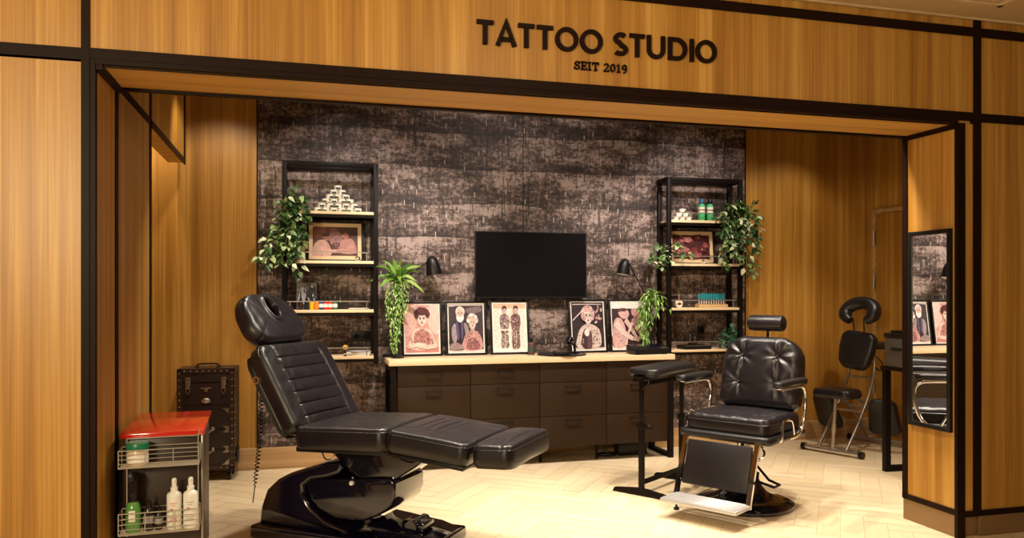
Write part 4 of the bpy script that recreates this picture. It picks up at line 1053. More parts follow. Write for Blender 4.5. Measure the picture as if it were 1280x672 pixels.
def art_lady(d):
    rnd = random.Random(4)
    d.rect(0, 1, 0, 1, (48, 30, 38)); d.rect(0, 1, 0, .04, (206, 186, 182)); d.band([(.03, .62), (.55, .97)], .025, (206, 188, 186)); d.band([(.03, .96), (.95, .96)], .02, (190, 170, 168)); dots(d, rnd, .74, .95, .55, .92, 30, [(190, 150, 150), (120, 60, 72), (226, 200, 196), (80, 40, 50)], .015, .035)
    d.sp([(.14, .05), (.18, .34), (.30, .48), (.46, .54), (.66, .52), (.84, .42), (.90, .22), (.80, .05)], (206, 178, 172)); d.sp([(.30, .05), (.30, .30), (.44, .44), (.52, .05)], (66, 40, 48)); d.sp([(.46, .05), (.50, .36), (.60, .36), (.60, .05)], (96, 62, 68))
    dots(d, rnd, .20, .34, .10, .40, 20, [(120, 80, 84), (90, 54, 62), (226, 206, 200)]); dots(d, rnd, .60, .84, .10, .44, 36, [(120, 80, 84), (90, 54, 62), (226, 206, 200)])
    d.sp([(.36, .36), (.44, .44), (.52, .40), (.50, .30), (.42, .28)], (230, 210, 204))
    d.rect(.44, .56, .50, .60, (206, 170, 164)); d.ell(.50, .70, .135, .155, (232, 208, 200))
    for i in range(26):
        a = R(-40+260*i/25); d.ell(.49+.165*cos(a), .745+.14*sin(a), .06, .05, rnd.choice([(214, 160, 160), (190, 130, 134), (232, 196, 190), (168, 100, 110)]), 0, 10)
    d.sp([(.36, .80), (.42, .87), (.58, .87), (.64, .80), (.5, .80)], (206, 152, 154))
    for x in (.445, .555): d.ell(x, .715, .03, .016, (40, 24, 30)); d.band([(x-.04, .748), (x+.035, .752)], .010, (70, 40, 46))
    d.ell(.50, .665, .018, .02, (206, 164, 158)); d.ell(.5, .615, .035, .014, (120, 36, 48))
def art_work(d):
    rnd = random.Random(5)
    d.rect(0, 1, 0, 1, (64, 36, 42)); d.rect(0, 1, .86, 1, (236, 224, 216)); d.rect(0, 1, 0, .05, (230, 214, 206)); d.sp([(.0, .05), (.0, .3), (.25, .28), (.3, .05)], (120, 70, 74))
    d.sp([(.02, .06), (.03, .5), (.14, .66), (.30, .62), (.40, .40), (.34, .06)], (216, 160, 154)); dots(d, rnd, .06, .32, .10, .55, 24, [(170, 100, 104), (226, 186, 176), (130, 70, 80)])
    d.sp([(.20, .74), (.22, .82), (.42, .85), (.52, .76), (.46, .66), (.32, .64)], (222, 160, 154)); d.sp([(.18, .78), (.24, .86), (.44, .86), (.42, .80), (.28, .80)], (96, 50, 56))
    d.band([(.10, .56), (.30, .36), (.58, .22), (.74, .20)], [.16, .13, .10, .07], (238, 192, 182)); d.band([(.40, .62), (.55, .46), (.74, .20)], [.12, .11, .07], (230, 176, 168))
    d.sp([(.60, .84), (.72, .85), (.86, .80), (.84, .68), (.70, .66), (.60, .74)], (206, 130, 130)); d.sp([(.58, .60), (.70, .66), (.96, .60), (.97, .20), (.80, .30), (.66, .44)], (196, 128, 128)); d.band([(.94, .50), (.86, .28), (.72, .16)], [.12, .10, .06], (232, 178, 170)); d.band([(.38, .05), (.44, .28), (.60, .56)], [.05, .06, .06], (232, 190, 182))
def art_session(d):
    rnd = random.Random(6)
    d.rect(0, 1, 0, 1, (86, 34, 24)); d.rect(0, .3, .6, 1, (120, 58, 30)); d.rect(.62, 1, .66, 1, (70, 26, 22)); d.sp([(.36, .78), (.62, .80), (.64, .5), (.40, .46)], (150, 96, 92)); d.ell(.46, .88, .10, .07, (130, 62, 36))
    d.sp([(.0, .02), (.02, .35), (.12, .52), (.26, .54), (.36, .38), (.40, .02)], (196, 140, 124)); d.ell(.30, .64, .08, .11, (170, 90, 70)); d.sp([(.21, .66), (.24, .76), (.36, .76), (.36, .68)], (70, 26, 20))
    d.sp([(.62, .10), (.60, .42), (.70, .60), (.86, .60), (.95, .40), (.95, .10)], (176, 108, 96)); d.ell(.72, .72, .08, .11, (186, 98, 84)); d.sp([(.63, .74), (.66, .86), (.80, .86), (.80, .72), (.74, .80)], (84, 34, 26))
    d.band([(.14, .30), (.36, .16), (.62, .20)], [.14, .10, .07], (206, 146, 130)); d.band([(.90, .34), (.72, .22), (.52, .20)], [.12, .10, .06], (190, 116, 102)); dots(d, rnd, .36, .64, .26, .56, 30, [(180, 110, 110), (120, 56, 56), (210, 150, 140)])
def art_blossom(d):
    rnd = random.Random(8)
    d.rect(0, 1, 0, 1, (76, 26, 26))
    for _ in range(26):
        x, y, r = rnd.uniform(.05, .95), rnd.uniform(.05, .95), rnd.uniform(.05, .12); c = rnd.choice([(150, 62, 60), (176, 92, 86), (120, 40, 42), (136, 54, 40), (98, 30, 34)])
        for k in range(5): a = 2*pi*k/5+x*9; d.ell(x+r*.7*cos(a), y+r*.7*sin(a), r*.55, r*.5, c, 0, 9)
        d.ell(x, y, r*.25, r*.25, (190, 120, 90), 0, 8)
def art_flash(d):
    rnd = random.Random(9)
    d.rect(0, 1, 0, 1, (120, 116, 126)); d.sp([(.1, .2), (.2, .8), (.5, .7), (.6, .3)], (190, 186, 196)); d.sp([(.5, .5), (.7, .9), (.95, .8), (.9, .4)], (46, 42, 52)); dots(d, rnd, .05, .95, .05, .95, 34, [(30, 28, 34), (206, 204, 212), (80, 76, 90)], .02, .07)
def frame_pic(u0, u1, v0, v1, y, zb, label, art, fw=.018, mat=.0, mcol='mat', lean=8, group='framed portraits on the worktop', name='picture_frame'):
    a, b = aty(u0, v0, y), aty(u1, v1, y); W = b.x-a.x; H = (a.z-zb)/cos(R(lean))
    t = thing(name, label, 'picture', ((a.x+b.x)/2, y, zb), 0, group); t.rotation_euler = (-R(lean), 0, 0)
    m = MB(); d = .018
    m.b2(-W/2, W/2, -d/2, d/2, H-fw, H, .003).b2(-W/2, W/2, -d/2, d/2, 0, fw, .003).b2(-W/2, -W/2+fw, -d/2, d/2, fw*.8, H-fw*.8, .003).b2(W/2-fw, W/2, -d/2, d/2, fw*.8, H-fw*.8, .003)
    m.b2(-W/2+.004, W/2-.004, .002, d/2-.001, .004, H-.004); m.build('frame', M['black'], t)
    iw, ih = W-2*fw, H-2*fw
    if mat: MB().b2(-iw/2, iw/2, -.0010, .003, fw, H-fw).build('mount', M[mcol], t)
    dr_ = Draw(iw-2*mat, ih-2*mat, -.0014); art(dr_)
    for v in dr_.m.bm.verts: v.co.z += fw+mat
    pr = dr_.m.build('print', None, t, smooth=False)
    return t
ZTOP = ZW1
frame_pic(502.5, 553.5, 376.8, 442, 6.455, ZTOP, 'framed pink tinted portrait of a dark curly haired woman with folded arms', art_woman, mat=.012)
frame_pic(557.8, 609, 376.2, 441, 6.455, ZTOP, 'framed portrait of a white bearded man beside a short haired woman', art_couple, mat=.010)
frame_pic(613.8, 662.5, 375.2, 440, 6.455, ZTOP, 'framed white print of two standing figures with patterned bodies', art_pair, mat=.012)
frame_pic(712.8, 760, 374, 437.5, 6.455, ZTOP, 'framed dark portrait of a pale curly haired woman, right of the screen', art_lady, mat=.010)
frame_pic(763.4, 812, 373.6, 437.5, 6.455, ZTOP, 'framed print with white top of two people bending over an arm', art_work, mat=.010)
def sz(zs, i): return zs[i]+.012
frame_pic(383.5, 454.5, 275.3, 325, 6.46, sz(LZ, 1), 'framed sepia tattooing scene on the left shelf in a tan mount', art_session, fw=.016, mat=.030, mcol='mat_tan', lean=6, group=None)
frame_pic(836, 893.5, 286.5, 331, 6.46, sz(RZ, 1), 'framed print of red blossoms on the right shelf in a tan mount', art_blossom, fw=.012, mat=.034, mcol='mat_tan', lean=6, group=None)
frame_pic(370, 396.5, 352.5, 388, 6.48, sz(LZ, 2), 'small black and white photograph standing behind the ink bottles', art_flash, fw=.004, lean=5, group=None, name='photo_print')

# ================================================================ LAMPS
def lamp(base, elbow, head, label, side, hsc=1.0):
    """base, elbow, head: world points; side = direction the shade leans"""
    t = thing('desk_lamp', label, 'lamp', base, 0, None); B0 = Vector(base); E_ = Vector(elbow)-B0; Hd = Vector(head)-B0
    MB().lathe([(.0, 0), (.070, 0), (.074, .004), (.074, .012), (.068, .018), (.0, .020)], n=30).build('base', M['black'], t)
    MB().tube([(0, 0, .015), E_], .006, 8).build('lower_arm', M['black'], t)
    dn = (Hd-E_).normalized(); nk = Hd+Vector((-side*.050, 0, .022))
    ua = MB().tube([E_, nk], .006, 8).sphere(E_, .011, 10).sphere(nk, .011, 10).tube([nk, Hd+Vector((-side*.012, 0, .03))], .010, 8).build('upper_arm', M['black'], t)
    rot = Matrix.Rotation(R(-10)*side, 3, 'Y')
    k = hsc
    MB().lathe([(.0, .078*k), (.018*k, .076*k), (.036*k, .062*k), (.048*k, .036*k), (.056*k, .0), (.062*k, -.045*k), (.065*k, -.078*k), (.062*k, -.078*k), (.058*k, -.045*k), (.052*k, .0), (.044*k, .034*k), (.030*k, .056*k), (.0, .064*k)], Hd, 28, rot).build('shade', M['black'], t)
    MB().lathe([(.0625*k, -.0785*k), (.058*k, -.045*k), (.051*k, .0), (.042*k, .034*k), (.028*k, .054*k), (.0, .060*k)][::-1], Hd, 28, rot).build('reflector', M['lampin'], t)
    MB().sphere(Hd+rot @ Vector((0, 0, -.01)), .024, 14).build('bulb', M['white'], t)
lamp((aty(489, 440, 6.48).x, 6.475, ZTOP), aty(503, 350, 6.44), aty(541, 331.5, 6.38), 'black desk lamp rising from behind the fern on the worktop', 1)
lamp((aty(831, 430, 6.46).x, 6.46, ZTOP), aty(806, 367, 6.44), aty(780, 333, 6.36), 'black desk lamp with slanting arm, right of the screen', -1, .88)

# ================================================================ SMALL THINGS ON THE WORKTOP
p = aty(703, 440, 6.27)
t = thing('round_tray', 'flat round black tray on the worktop below the screen', 'tray', (p.x, 6.29, ZTOP))
MB().lathe([(.0, 0), (.15, 0), (.205, .006), (.208, .010), (.200, .012), (.15, .008), (.0, .008)], n=48).build('dish', M['black'], t)
MB().b2(-.09, .03, -.13, -.03, .008, .028, .010).build('lifted_centre', M['black'], t)
p = aty(716, 436, 6.36)
t = thing('desk_magnifier', 'small black ball headed magnifier lamp standing on the round tray', 'magnifier', (p.x+.02, 6.36, ZTOP+.0125))
MB().lathe([(.0, 0), (.040, 0), (.042, .006), (.0, .010)]).build('base', M['black'], t)
MB().tube([(0, 0, .006), (-.01, -.01, .06), (-.045, -.015, .095)], .011, 8).build('arm', M['black'], t)
m = MB().sphere((-.055, -.02, .105), .036, 18); m.build('head', M['gloss'], t)
p = aty(664, 440, 6.36)
t = thing('glass_bottle', 'small dark glass bottle with a black cap between portrait and tray', 'bottle', (p.x, 6.36, ZTOP))
MB().lathe([(.0, 0), (.026, 0), (.030, .004), (.030, .085), (.022, .102), (.012, .11), (.0, .11)]).build('body', M['rose'], t)
MB().lathe([(.014, .108), (.015, .14), (.0, .142)]).build('cap', M['black'], t)
MB().lathe([(.0305, .022), (.0305, .072)], n=20).build('label', M['label_dark'], t)
p = aty(808, 438, 6.24)
t = thing('stencil_printer', 'flat black stencil printer lying on the right end of the worktop', 'printer', (p.x, 6.21, ZTOP), R(4))
MB().prism([(-.09, .006), (-.09, .042), (-.05, .062), (.06, .080), (.085, .074), (.085, .006)], -.165, .165, 'x', .006).build('body', M['black'], t)
MB().prism([(-.045, .0635), (-.045, .0665), (.05, .0825), (.05, .078)], -.13, .13, 'x').build('lid', M['gloss'], t)
MB().b2(.08, .14, -.082, -.05, .052, .059, .002).build('button_panel', M['tubing'], t)
for x in (-.13, .13):
    MB().b2(x-.015, x+.015, -.07, .07, 0, .008).build('rubber_foot', M['steel_black'], t)

# ================================================================ LEFT SHELF CONTENTS
# pyramid of tins on the top board
px = 6.15e-3
tin0 = None
RN = ['top tin of the white pyramid on the left shelf', 'white tin in the second row from the top of the pyramid', 'white tin in the third row from the top of the pyramid', 'white tin in the third row from the bottom of the pyramid', 'white tin in the second row from the bottom of the pyramid', 'white tin in the bottom row of the pyramid on the left shelf']
cxp = aty(422.5, 262, 6.41).x; dx = .062; hz_ = .0355
for row in range(6):
    n = row+1
    for k in range(n):
        pos = (cxp+(k-(n-1)/2)*dx, 6.41+((k*7+row*3) % 3-1)*.003, sz(LZ, 0)+(5-row)*hz_)
        lb = RN[row]
        if tin0 is None:
            tin0 = thing('ointment_tin', lb, 'tin', pos, 0, 'tins in the pyramid')
            MB().lathe([(.0, 0), (.028, 0), (.0295, .002), (.0295, .0205), (.0, .0205)], n=20).build('tin_body', M['tin'], tin0)
            MB().lathe([(.0, .0205), (.0302, .0205), (.0305, .022), (.0305, .0335), (.029, .0352), (.0, .0352)], n=20).build('lid', M['tin'], tin0)
            m = MB(); q = [(.0299*sin(a*.13), -.0299*cos(a*.13)) for a in range(-5, 6)]
            for A, B_ in zip(q, q[1:]): m.quad((A[0], A[1], .003), (B_[0], B_[1], .003), (B_[0], B_[1], .0195), (A[0], A[1], .0195))
            m.build('label', M['label_dark'], tin0)
        else: dup(tin0, pos, ((k+row) % 3-1)*.5, lb)
# smaller pyramid on the right shelf
c2 = aty(853, 272, 6.42).x
for row in range(3):
    for k in range(row+1):
        lb = ('single tin on top of the small tin pile on the right shelf', 'white tin in the middle row of the small pile on the right shelf', 'white tin in the bottom row of the small pile on the right shelf')[row]
        dup(tin0, (c2+(k-row/2)*.062, 6.42, sz(RZ, 0)+(2-row)*hz_), .9, lb, 'tins in the small pile')
# porcelain figure bottles
def figure(u, y, z, label):
    t = thing('figure_bottle', label, 'ornament', (aty(u, 320, y).x, y, z))
    MB().lathe([(.0, 0), (.030, 0), (.032, .004), (.031, .055), (.020, .062), (.0, .062)]).build('foot', M['porcelain'], t)
    m = MB().sphere((0, 0, .095), .034, 16, (1, .8, 1)); m.build('belly', M['goldcap'], t)
    MB().lathe([(.010, 0), (.024, .0), (.024, .006), (.010, .006)], (0, -.028, .092), 18, Matrix.Rotation(pi/2, 3, 'X')).build('medallion', M['porcelain'], t)
    MB().lathe([(.022, .118), (.026, .128), (.016, .145), (.008, .165), (.004, .18), (.0, .182)]).build('hat', M['goldcap'], t)
figure(376.5, 6.35, sz(LZ, 1), 'porcelain figure bottle with a pointed brown top on the left shelf')
figure(902, 6.45, sz(RZ, 1), 'porcelain figure bottle with a pointed brown top on the right shelf')
def knot(u, y, z, label):
    t = MB(); t.tube([(.016*cos(a)*(1+.2*sin(3*a)), .010*sin(2*a), .020+.014*sin(a)) for a in [2*pi*i/20 for i in range(20)]], .006, 8, True)
    o = t.build('ring_ornament', M['chrome'], loc=(aty(u, 320, y).x, y, z)); tag(o, label, 'ornament')
knot(447, 6.34, sz(LZ, 1), 'tiny silver ring ornament at the right end of the left shelf')
knot(879, 6.37, sz(RZ, 1), 'tiny silver ring ornament before the blossom picture')
# ink bottles
inks = [(376, (.05, .02, .01), 'dark brown ink bottle at the left end of the ink row', 1.12), (383.3, (.012, .012, .012), 'black ink bottle second from the left of the ink row', 1.12), (389.8, (.75, .45, .02), 'yellow ink bottle in the row on the left shelf', 1), (395.8, (.75, .22, .02), 'orange ink bottle in the row on the left shelf', 1), (401.2, (.02, .05, .22), 'dark blue ink bottle in the row on the left shelf', 1), (406.9, (.55, .015, .015), 'red ink bottle next to the dark blue one', 1.05), (412.8, (.60, .012, .02), 'red ink bottle next to the green one', 1.05), (419, (.02, .16, .05), 'green ink bottle at the right end of the ink row', 1.05)]
for (u, c_, lb, k) in inks:
    t = thing('ink_bottle', lb, 'bottle', (aty(u, 386, 6.40).x, 6.40, sz(LZ, 2)), 0, 'ink bottles on the left shelf')
    im = plain('ink_'+lb.split()[0], c_, .3)
    MB().lathe([(.0, 0), (.016, 0), (.0178, .003), (.0178, .058), (.012, .068), (.0, .068)], n=18).build('body', im, t)
    MB().lathe([(.011, .066), (.0115, .088), (.006, .094), (.0025, .135*k), (.0, .136*k)], n=14).build('cap', M['black'], t)
    MB().lathe([(.0181, .018), (.0181, .046)], n=18).build('label', M['paperlabel'] if k == 1.05 or 'blue' in lb else im, t)
def cards(u0, u1, y, z, label, n, name='card_stack'):
    a, b = aty(u0, 400, y).x, aty(u1, 400, y).x
    m = MB()
    for i in range(n): m.box(((a+b)/2+.006*sin(i*2.3), y+.004*cos(i*3.1), z+.003+.0055*i), (b-a, .12, .005), rotz(.05*sin(i*1.7)))
    return m
o = cards(436, 459, 6.42, sz(LZ, 2), '', 2).build('card_pile', M['mat']); tag(o, 'thin pile of white cards on the left shelf beside the inks', 'cards')
for i, (c_, lb) in enumerate((('mat', 'white booklet, lowest of the pile on the left shelf'), ('paperlabel', 'cream booklet in the middle of the pile on the left shelf'), ('greyprint', 'grey booklet on top of the pile on the left shelf'))):
    t = MB(); t.box((0, 0, .006), (.20-.02*i, .13, .011), None, .001); t.box((0, 0, .0117), (.16-.02*i, .10, .0008))
    o = t.build('booklet', M[c_], loc=(aty(446, 446, 6.41).x+.012*i, 6.41, sz(LZ, 3)+.0122*i)); o.rotation_euler.z = .12*i-.1; tag(o, lb, 'booklet', 'booklets on the left shelf')
t = thing('paper_flower', 'tiny yellow paper flower on a stem on the lowest left board', 'flower', (aty(431.5, 446, 6.36).x, 6.35, sz(LZ, 3)))
MB().lathe([(.0, 0), (.016, 0), (.014, .008), (.003, .012), (.002, .06), (.0, .06)], n=12).build('stem', M['steel_black'], t)
m = MB()
for k in range(6): a = 2*pi*k/6; m.sphere((.012*cos(a), -.002, .068+.012*sin(a)), .009, 8, (1, .5, 1))
m.build('petals', plain('yellow_petal', (.75, .42, .04), .5), t)
MB().sphere((0, -.006, .068), .006, 8).build('flower_centre', M['teak'], t)

# ================================================================ RIGHT SHELF CONTENTS
for u, cap, lb in ((877, 'bluecap', 'green soap bottle with a blue cap on the right shelf'), (887.3, 'black', 'green soap bottle with a black cap on the right shelf')):
    t = thing('soap_bottle', lb, 'bottle', (aty(u, 270, 6.42).x, 6.42, sz(RZ, 0)), 0, 'green soap bottles')
    MB().lathe([(.0, 0), (.027, 0), (.030, .004), (.030, .135), (.026, .150), (.014, .160), (.0, .160)], n=24).build('body', M['green_liq'], t)
    MB().lathe([(.018, .156), (.019, .158), (.019, .196), (.016, .200), (.0, .200)], n=20).build('cap', M[cap], t)
    MB().lathe([(.0304, .075), (.0304, .128)], n=24).build('label', M['paperlabel'], t)
    MB().lathe([(.0307, .095), (.0307, .106)], n=24).build('label_stripe', M['goldcap'], t)
t = thing('tape_roll', 'pale wooden tape roll standing on the third board of the right shelf', 'roll', (aty(848.5, 384, 6.38).x, 6.38, sz(RZ, 2)))
MB().lathe([(.014, -.012), (.034, -.012), (.034, .012), (.014, .012), (.014, -.012)], (0, 0, .0345), 28, Matrix.Rotation(pi/2, 3, 'X')).build('roll', M['porcelain'], t)
MB().lathe([(.006, -.014), (.014, -.014), (.014, .014), (.006, .014), (.006, -.014)], (0, 0, .0345), 20, Matrix.Rotation(pi/2, 3, 'X')).build('core', M['goldcap'], t)
t = thing('small_flask', 'slender rose coloured flask behind the tape roll', 'bottle', (aty(848.5, 375, 6.46).x, 6.46, sz(RZ, 2)))
MB().lathe([(.0, 0), (.022, 0), (.024, .004), (.022, .06), (.009, .075), (.008, .10), (.0, .10)], n=18).build('body', plain('rose_glass', (.32, .10, .08), .15), t)
MB().lathe([(.010, .10), (.010, .118), (.0, .12)], n=14).build('stopper', M['goldcap'], t)
t = thing('ink_box', 'dark box at the left end of the third right shelf board', 'box', (aty(838, 384, 6.48).x, 6.47, sz(RZ, 2)))
MB().b2(-.05, .05, -.04, .04, 0, .085, .003).build('carton', M['trunk_edge'], t); MB().b2(-.052, .052, -.042, .042, .085, .105, .003).build('lid', M['black'], t)
x0, x1 = aty(873, 383, 6.40).x, aty(909, 383, 6.40).x
t = thing('grip_block', 'light wooden block holding the row of teal tattoo grips', 'block', ((x0+x1)/2-.015, 6.40, sz(RZ, 2)))
MB().b2(-(x1-x0)/2, (x1-x0)/2, -.04, .04, 0, .028, .003).build('block', M['teak'], t)
MB().b2(-(x1-x0)/2+.01, (x1-x0)/2-.01, -.034, .034, .028, .036, .002).build('raised_step', M['teak'], t)
g0 = None; ng = 11
for i in range(ng):
    pos = ((x0+x1)/2-.015-(x1-x0)/2+.022+(x1-x0-.044)*i/(ng-1)-.0, 6.40, sz(RZ, 2)+.0365)
    lb = 'teal tattoo grip standing in the wooden block, '+('leftmost of the row' if i == 0 else 'rightmost of the row' if i == ng-1 else ['', 'second', 'third', 'fourth', 'fifth', 'sixth', 'seventh', 'eighth', 'ninth', 'tenth'][i]+' from the left')
    if g0 is None:
        g0 = thing('tattoo_grip', lb, 'tattoo grip', pos, 0, 'teal grips in the wooden block')
        MB().lathe([(.0, 0), (.004, 0), (.005, .028), (.0, .028)], n=10).build('tip', M['white'], g0)
        MB().lathe([(.0, .026), (.009, .026), (.0105, .03), (.009, .045), (.0105, .06), (.0095, .088), (.0, .09)], n=12).build('grip', M['teal'], g0)
    else: dup(g0, pos, None, lb)
t = thing('black_tray', 'shallow black tray on the lowest board of the right shelf', 'tray', (aty(868, 436, 6.40).x, 6.385, sz(RZ, 3)))
MB().b2(-.13, .13, -.05, .10, 0, .006).b2(-.13, .13, -.053, -.047, 0, .035).b2(-.13, .13, .097, .103, 0, .035).b2(-.133, -.127, -.05, .10, 0, .035).b2(.127, .133, -.05, .10, 0, .035).build('tray', M['black'], t)
MB().b2(-.13, .13, -.0545, -.0525, .031, .034).build('bright_edge', M['wire'], t)
for u, h, lb in ((862.5, .155, 'tall black bottle in the black tray, left of the pair'), (868.6, .13, 'shorter black bottle in the black tray, right of the pair')):
    t = thing('black_bottle', lb, 'bottle', (aty(u, 436, 6.42).x, 6.42, sz(RZ, 3)+.0065), 0, 'black bottles in the tray')
    MB().lathe([(.0, 0), (.017, 0), (.019, .003), (.019, h*.7), (.010, h*.8), (.0, h*.8)], n=18).build('body', M['amber'], t)
    MB().lathe([(.011, h*.79), (.011, h), (.0, h)], n=14).build('cap', M['black'], t)

# ================================================================ PLANTS
def leaf(mb, p, d, up, L, W_, fold=.25, droop=.25):
    d = d.normalized(); s = d.cross(up); s = s.normalized() if s.length > 1e-4 else d.orthogonal().normalized(); n = s.cross(d)
    V = lambda a, b, c: mb.bm.verts.new(p+d*(a*L)+s*(b*W_)+n*(c*L))
    b0 = V(0, 0, 0); m1 = V(.35, 0, -droop*.1); t = V(1, 0, -droop); m2 = V(.68, 0, -droop*.42)
    l1, r1 = V(.30, .5, fold*.35-droop*.05), V(.30, -.5, fold*.35-droop*.05); l2, r2 = V(.66, .36, fold*.22-droop*.4), V(.66, -.36, fold*.22-droop*.4)
    for f in ((b0, r1, m1), (b0, m1, l1), (m1, r1, r2, m2), (m1, m2, l2, l1), (m2, r2, t), (m2, t, l2)): mb._f(f)
def strand(lv, st, pts, step, size, rnd, spread=.03, asp=.62, rad=.0025, jit=.5, droop=.25):
    P = smooth_pts(pts, 8); st.tube(P, rad, 5)
    acc = 0
    for a, b in zip(P, P[1:]):
        seg = (b-a).length; acc += seg
        while acc > step:
            acc -= step; q = a.lerp(b, rnd.random()); t = (b-a).normalized()
            o = Vector((rnd.gauss(0, 1), rnd.gauss(-.35, .8), rnd.gauss(0, .8))); o = (o-t*o.dot(t)*.6).normalized()
            d = (o+t*jit+Vector((0, 0, -.25))).normalized(); k = size*rnd.uniform(.65, 1.15)
            leaf(lv, q+o*rnd.random()*spread, d, Vector((rnd.gauss(0, .4), rnd.gauss(-.6, .4), 1)).normalized(), k, k*asp*rnd.uniform(.8, 1.1), rnd.uniform(.1, .4), droop*rnd.uniform(.4, 1.3))
def plant(name, label, base, pot, strands, mat, step, size, seed, **kw):
    rnd = random.Random(seed); t = thing(name, label, 'plant', base)
    B0 = Vector(base); lv, st = MB(), MB()
    for S in strands: strand(lv, st, [Vector(p)-B0 for p in S], step, size, rnd, **kw)
    MB().lathe(pot, n=24).build('pot', M['pot'], t)
    MB().lathe([(.0, pot[-2][1]-.02), (pot[-2][0]*.9, pot[-2][1]-.02), (.0, pot[-2][1]-.012)], n=20).build('soil', M['trunk'], t)
    lv.build('foliage', mat, t, smooth=False); st.build('stems', M['stem'], t); return t
def S(pts, y): return [aty(u, v, y if not isinstance(y, (list, tuple)) else y[0]+(y[1]-y[0])*i/(len(pts)-1)) for i, (u, v) in enumerate(pts)]
POT = [(.0, 0), (.034, 0), (.038, .004), (.046, .07), (.048, .075), (.044, .075), (.040, .055), (.0, .055)]
POT = [(.0, 0), (.034, 0), (.038, .004), (.047, .075), (.0, .075)]
yb = 6.36
base = (aty(370, 262, yb).x+.01, yb, sz(LZ, 0))
Q = (370, 256)
st_ = [S([Q, (368, 246), (366, 236)], (yb, 6.30)), S([Q, (374, 248), (377, 242)], (yb, 6.28)), S([Q, (360, 246), (357, 245)], (yb, 6.25)), S([Q, (358, 252), (350, 262), (349, 272)], (yb, 6.20)),
       S([Q, (366, 252), (358, 275), (346, 292), (336, 306), (321, 326)], (yb, 6.16)), S([Q, (362, 258), (352, 285), (344, 305), (336, 324), (330, 331)], (yb, 6.20)), S([Q, (368, 258), (362, 285), (356, 310), (350, 332)], (yb, 6.18)),
       S([Q, (372, 256), (370, 280), (366, 305), (362, 330)], (yb, 6.20)), S([Q, (376, 258), (379, 275), (377, 300), (372, 322)], (yb, 6.22)), S([Q, (378, 256), (382, 268), (381, 285)], (yb, 6.24)), S([Q, (368, 260), (364, 290), (368, 318), (375, 344)], (yb, 6.24)),
       S([Q, (364, 256), (354, 268), (344, 285), (338, 300)], (yb, 6.26)), S([Q, (371, 258), (366, 272), (360, 292), (352, 318)], (yb, 6.14)), S([Q, (366, 262), (357, 290), (343, 314), (326, 322)], (yb, 6.24))]
plant('trailing_ivy', 'bushy variegated ivy trailing over the left shelf, nearest the wooden wall', base, POT, st_, M['ivy'], .0115, .066, 11, spread=.030)
base = (aty(915, 268, yb).x, yb, sz(RZ, 0)); Q = (916, 268)
st_ = [S([Q, (920, 258), (926, 253)], (yb, 6.26)), S([Q, (930, 257), (944, 257)], (yb, 6.25)), S([Q, (908, 262), (900, 268), (897, 273)], (yb, 6.28)), S([Q, (912, 272), (905, 284), (903, 296)], (yb, 6.24)),
       S([Q, (926, 262), (940, 268), (947, 285), (948, 298)], (yb, 6.24)), S([Q, (924, 264), (936, 280), (944, 305), (942, 325), (941, 345)], (yb, 6.22)), S([Q, (922, 268), (930, 285), (934, 310), (932, 334)], (yb, 6.20)), S([Q, (918, 270), (920, 290), (924, 312), (921, 326)], (yb, 6.22)),
       S([Q, (914, 272), (912, 290), (910, 308)], (yb, 6.24)), S([Q, (924, 262), (935, 262), (944, 272), (942, 292)], (yb, 6.18)), S([Q, (912, 276), (907, 300), (905, 322), (903, 336)], (yb, 6.25)), S([Q, (926, 270), (938, 292), (946, 312)], (yb, 6.26)), S([Q, (920, 262), (914, 256), (911, 256)], (yb, 6.27)), S([Q, (924, 274), (926, 296), (916, 318)], (yb, 6.17))]
plant('trailing_ivy', 'bushy variegated ivy hanging from the top of the right shelf', base, POT, st_, M['ivy'], .0115, .066, 12, spread=.030)
base = (aty(826, 326, 6.40).x+.06, 6.40, sz(RZ, 1)); Q = (835, 316)
st_ = [S([Q, (826, 308), (819, 305)], (6.40, 6.30)), S([Q, (824, 312), (816, 318), (815, 328)], (6.40, 6.27)), S([Q, (828, 318), (822, 328), (820, 334)], (6.40, 6.27)), S([Q, (832, 318), (829, 328), (828, 333)], (6.40, 6.26)), S([Q, (842, 308), (850, 311), (856, 317)], (6.40, 6.28)), S([Q, (845, 314), (856, 316), (866, 320)], (6.40, 6.30)), S([Q, (838, 308), (846, 304), (851, 306)], (6.40, 6.31)), S([Q, (836, 322), (842, 328)], (6.40, 6.28))]
plant('potted_pothos', 'small variegated pothos on the second right shelf board before the blossom print', base, [(.0, 0), (.026, 0), (.029, .003), (.034, .055), (.0, .055)], st_, M['pothos'], .017, .058, 13, spread=.016, asp=.75)
base = (aty(912, 436, 6.42).x, 6.42, sz(RZ, 3)); Q = (912, 430)
st_ = [S([Q, (908, 418), (903, 413)], (6.42, 6.36)), S([Q, (913, 415), (914, 408)], (6.42, 6.38)), S([Q, (918, 418), (924, 414)], (6.42, 6.36)), S([Q, (904, 424), (899, 430)], (6.42, 6.33)), S([Q, (914, 422), (908, 432)], (6.42, 6.32)), S([Q, (920, 422), (926, 428)], (6.42, 6.34)), S([Q, (916, 420), (918, 428)], (6.42, 6.31))]
plant('potted_plant', 'small dark green potted plant on the lowest right shelf board', base, [(.0, 0), (.030, 0), (.034, .003), (.040, .06), (.0, .06)], st_, M['darkleaf'], .015, .058, 14, spread=.012, asp=.7)
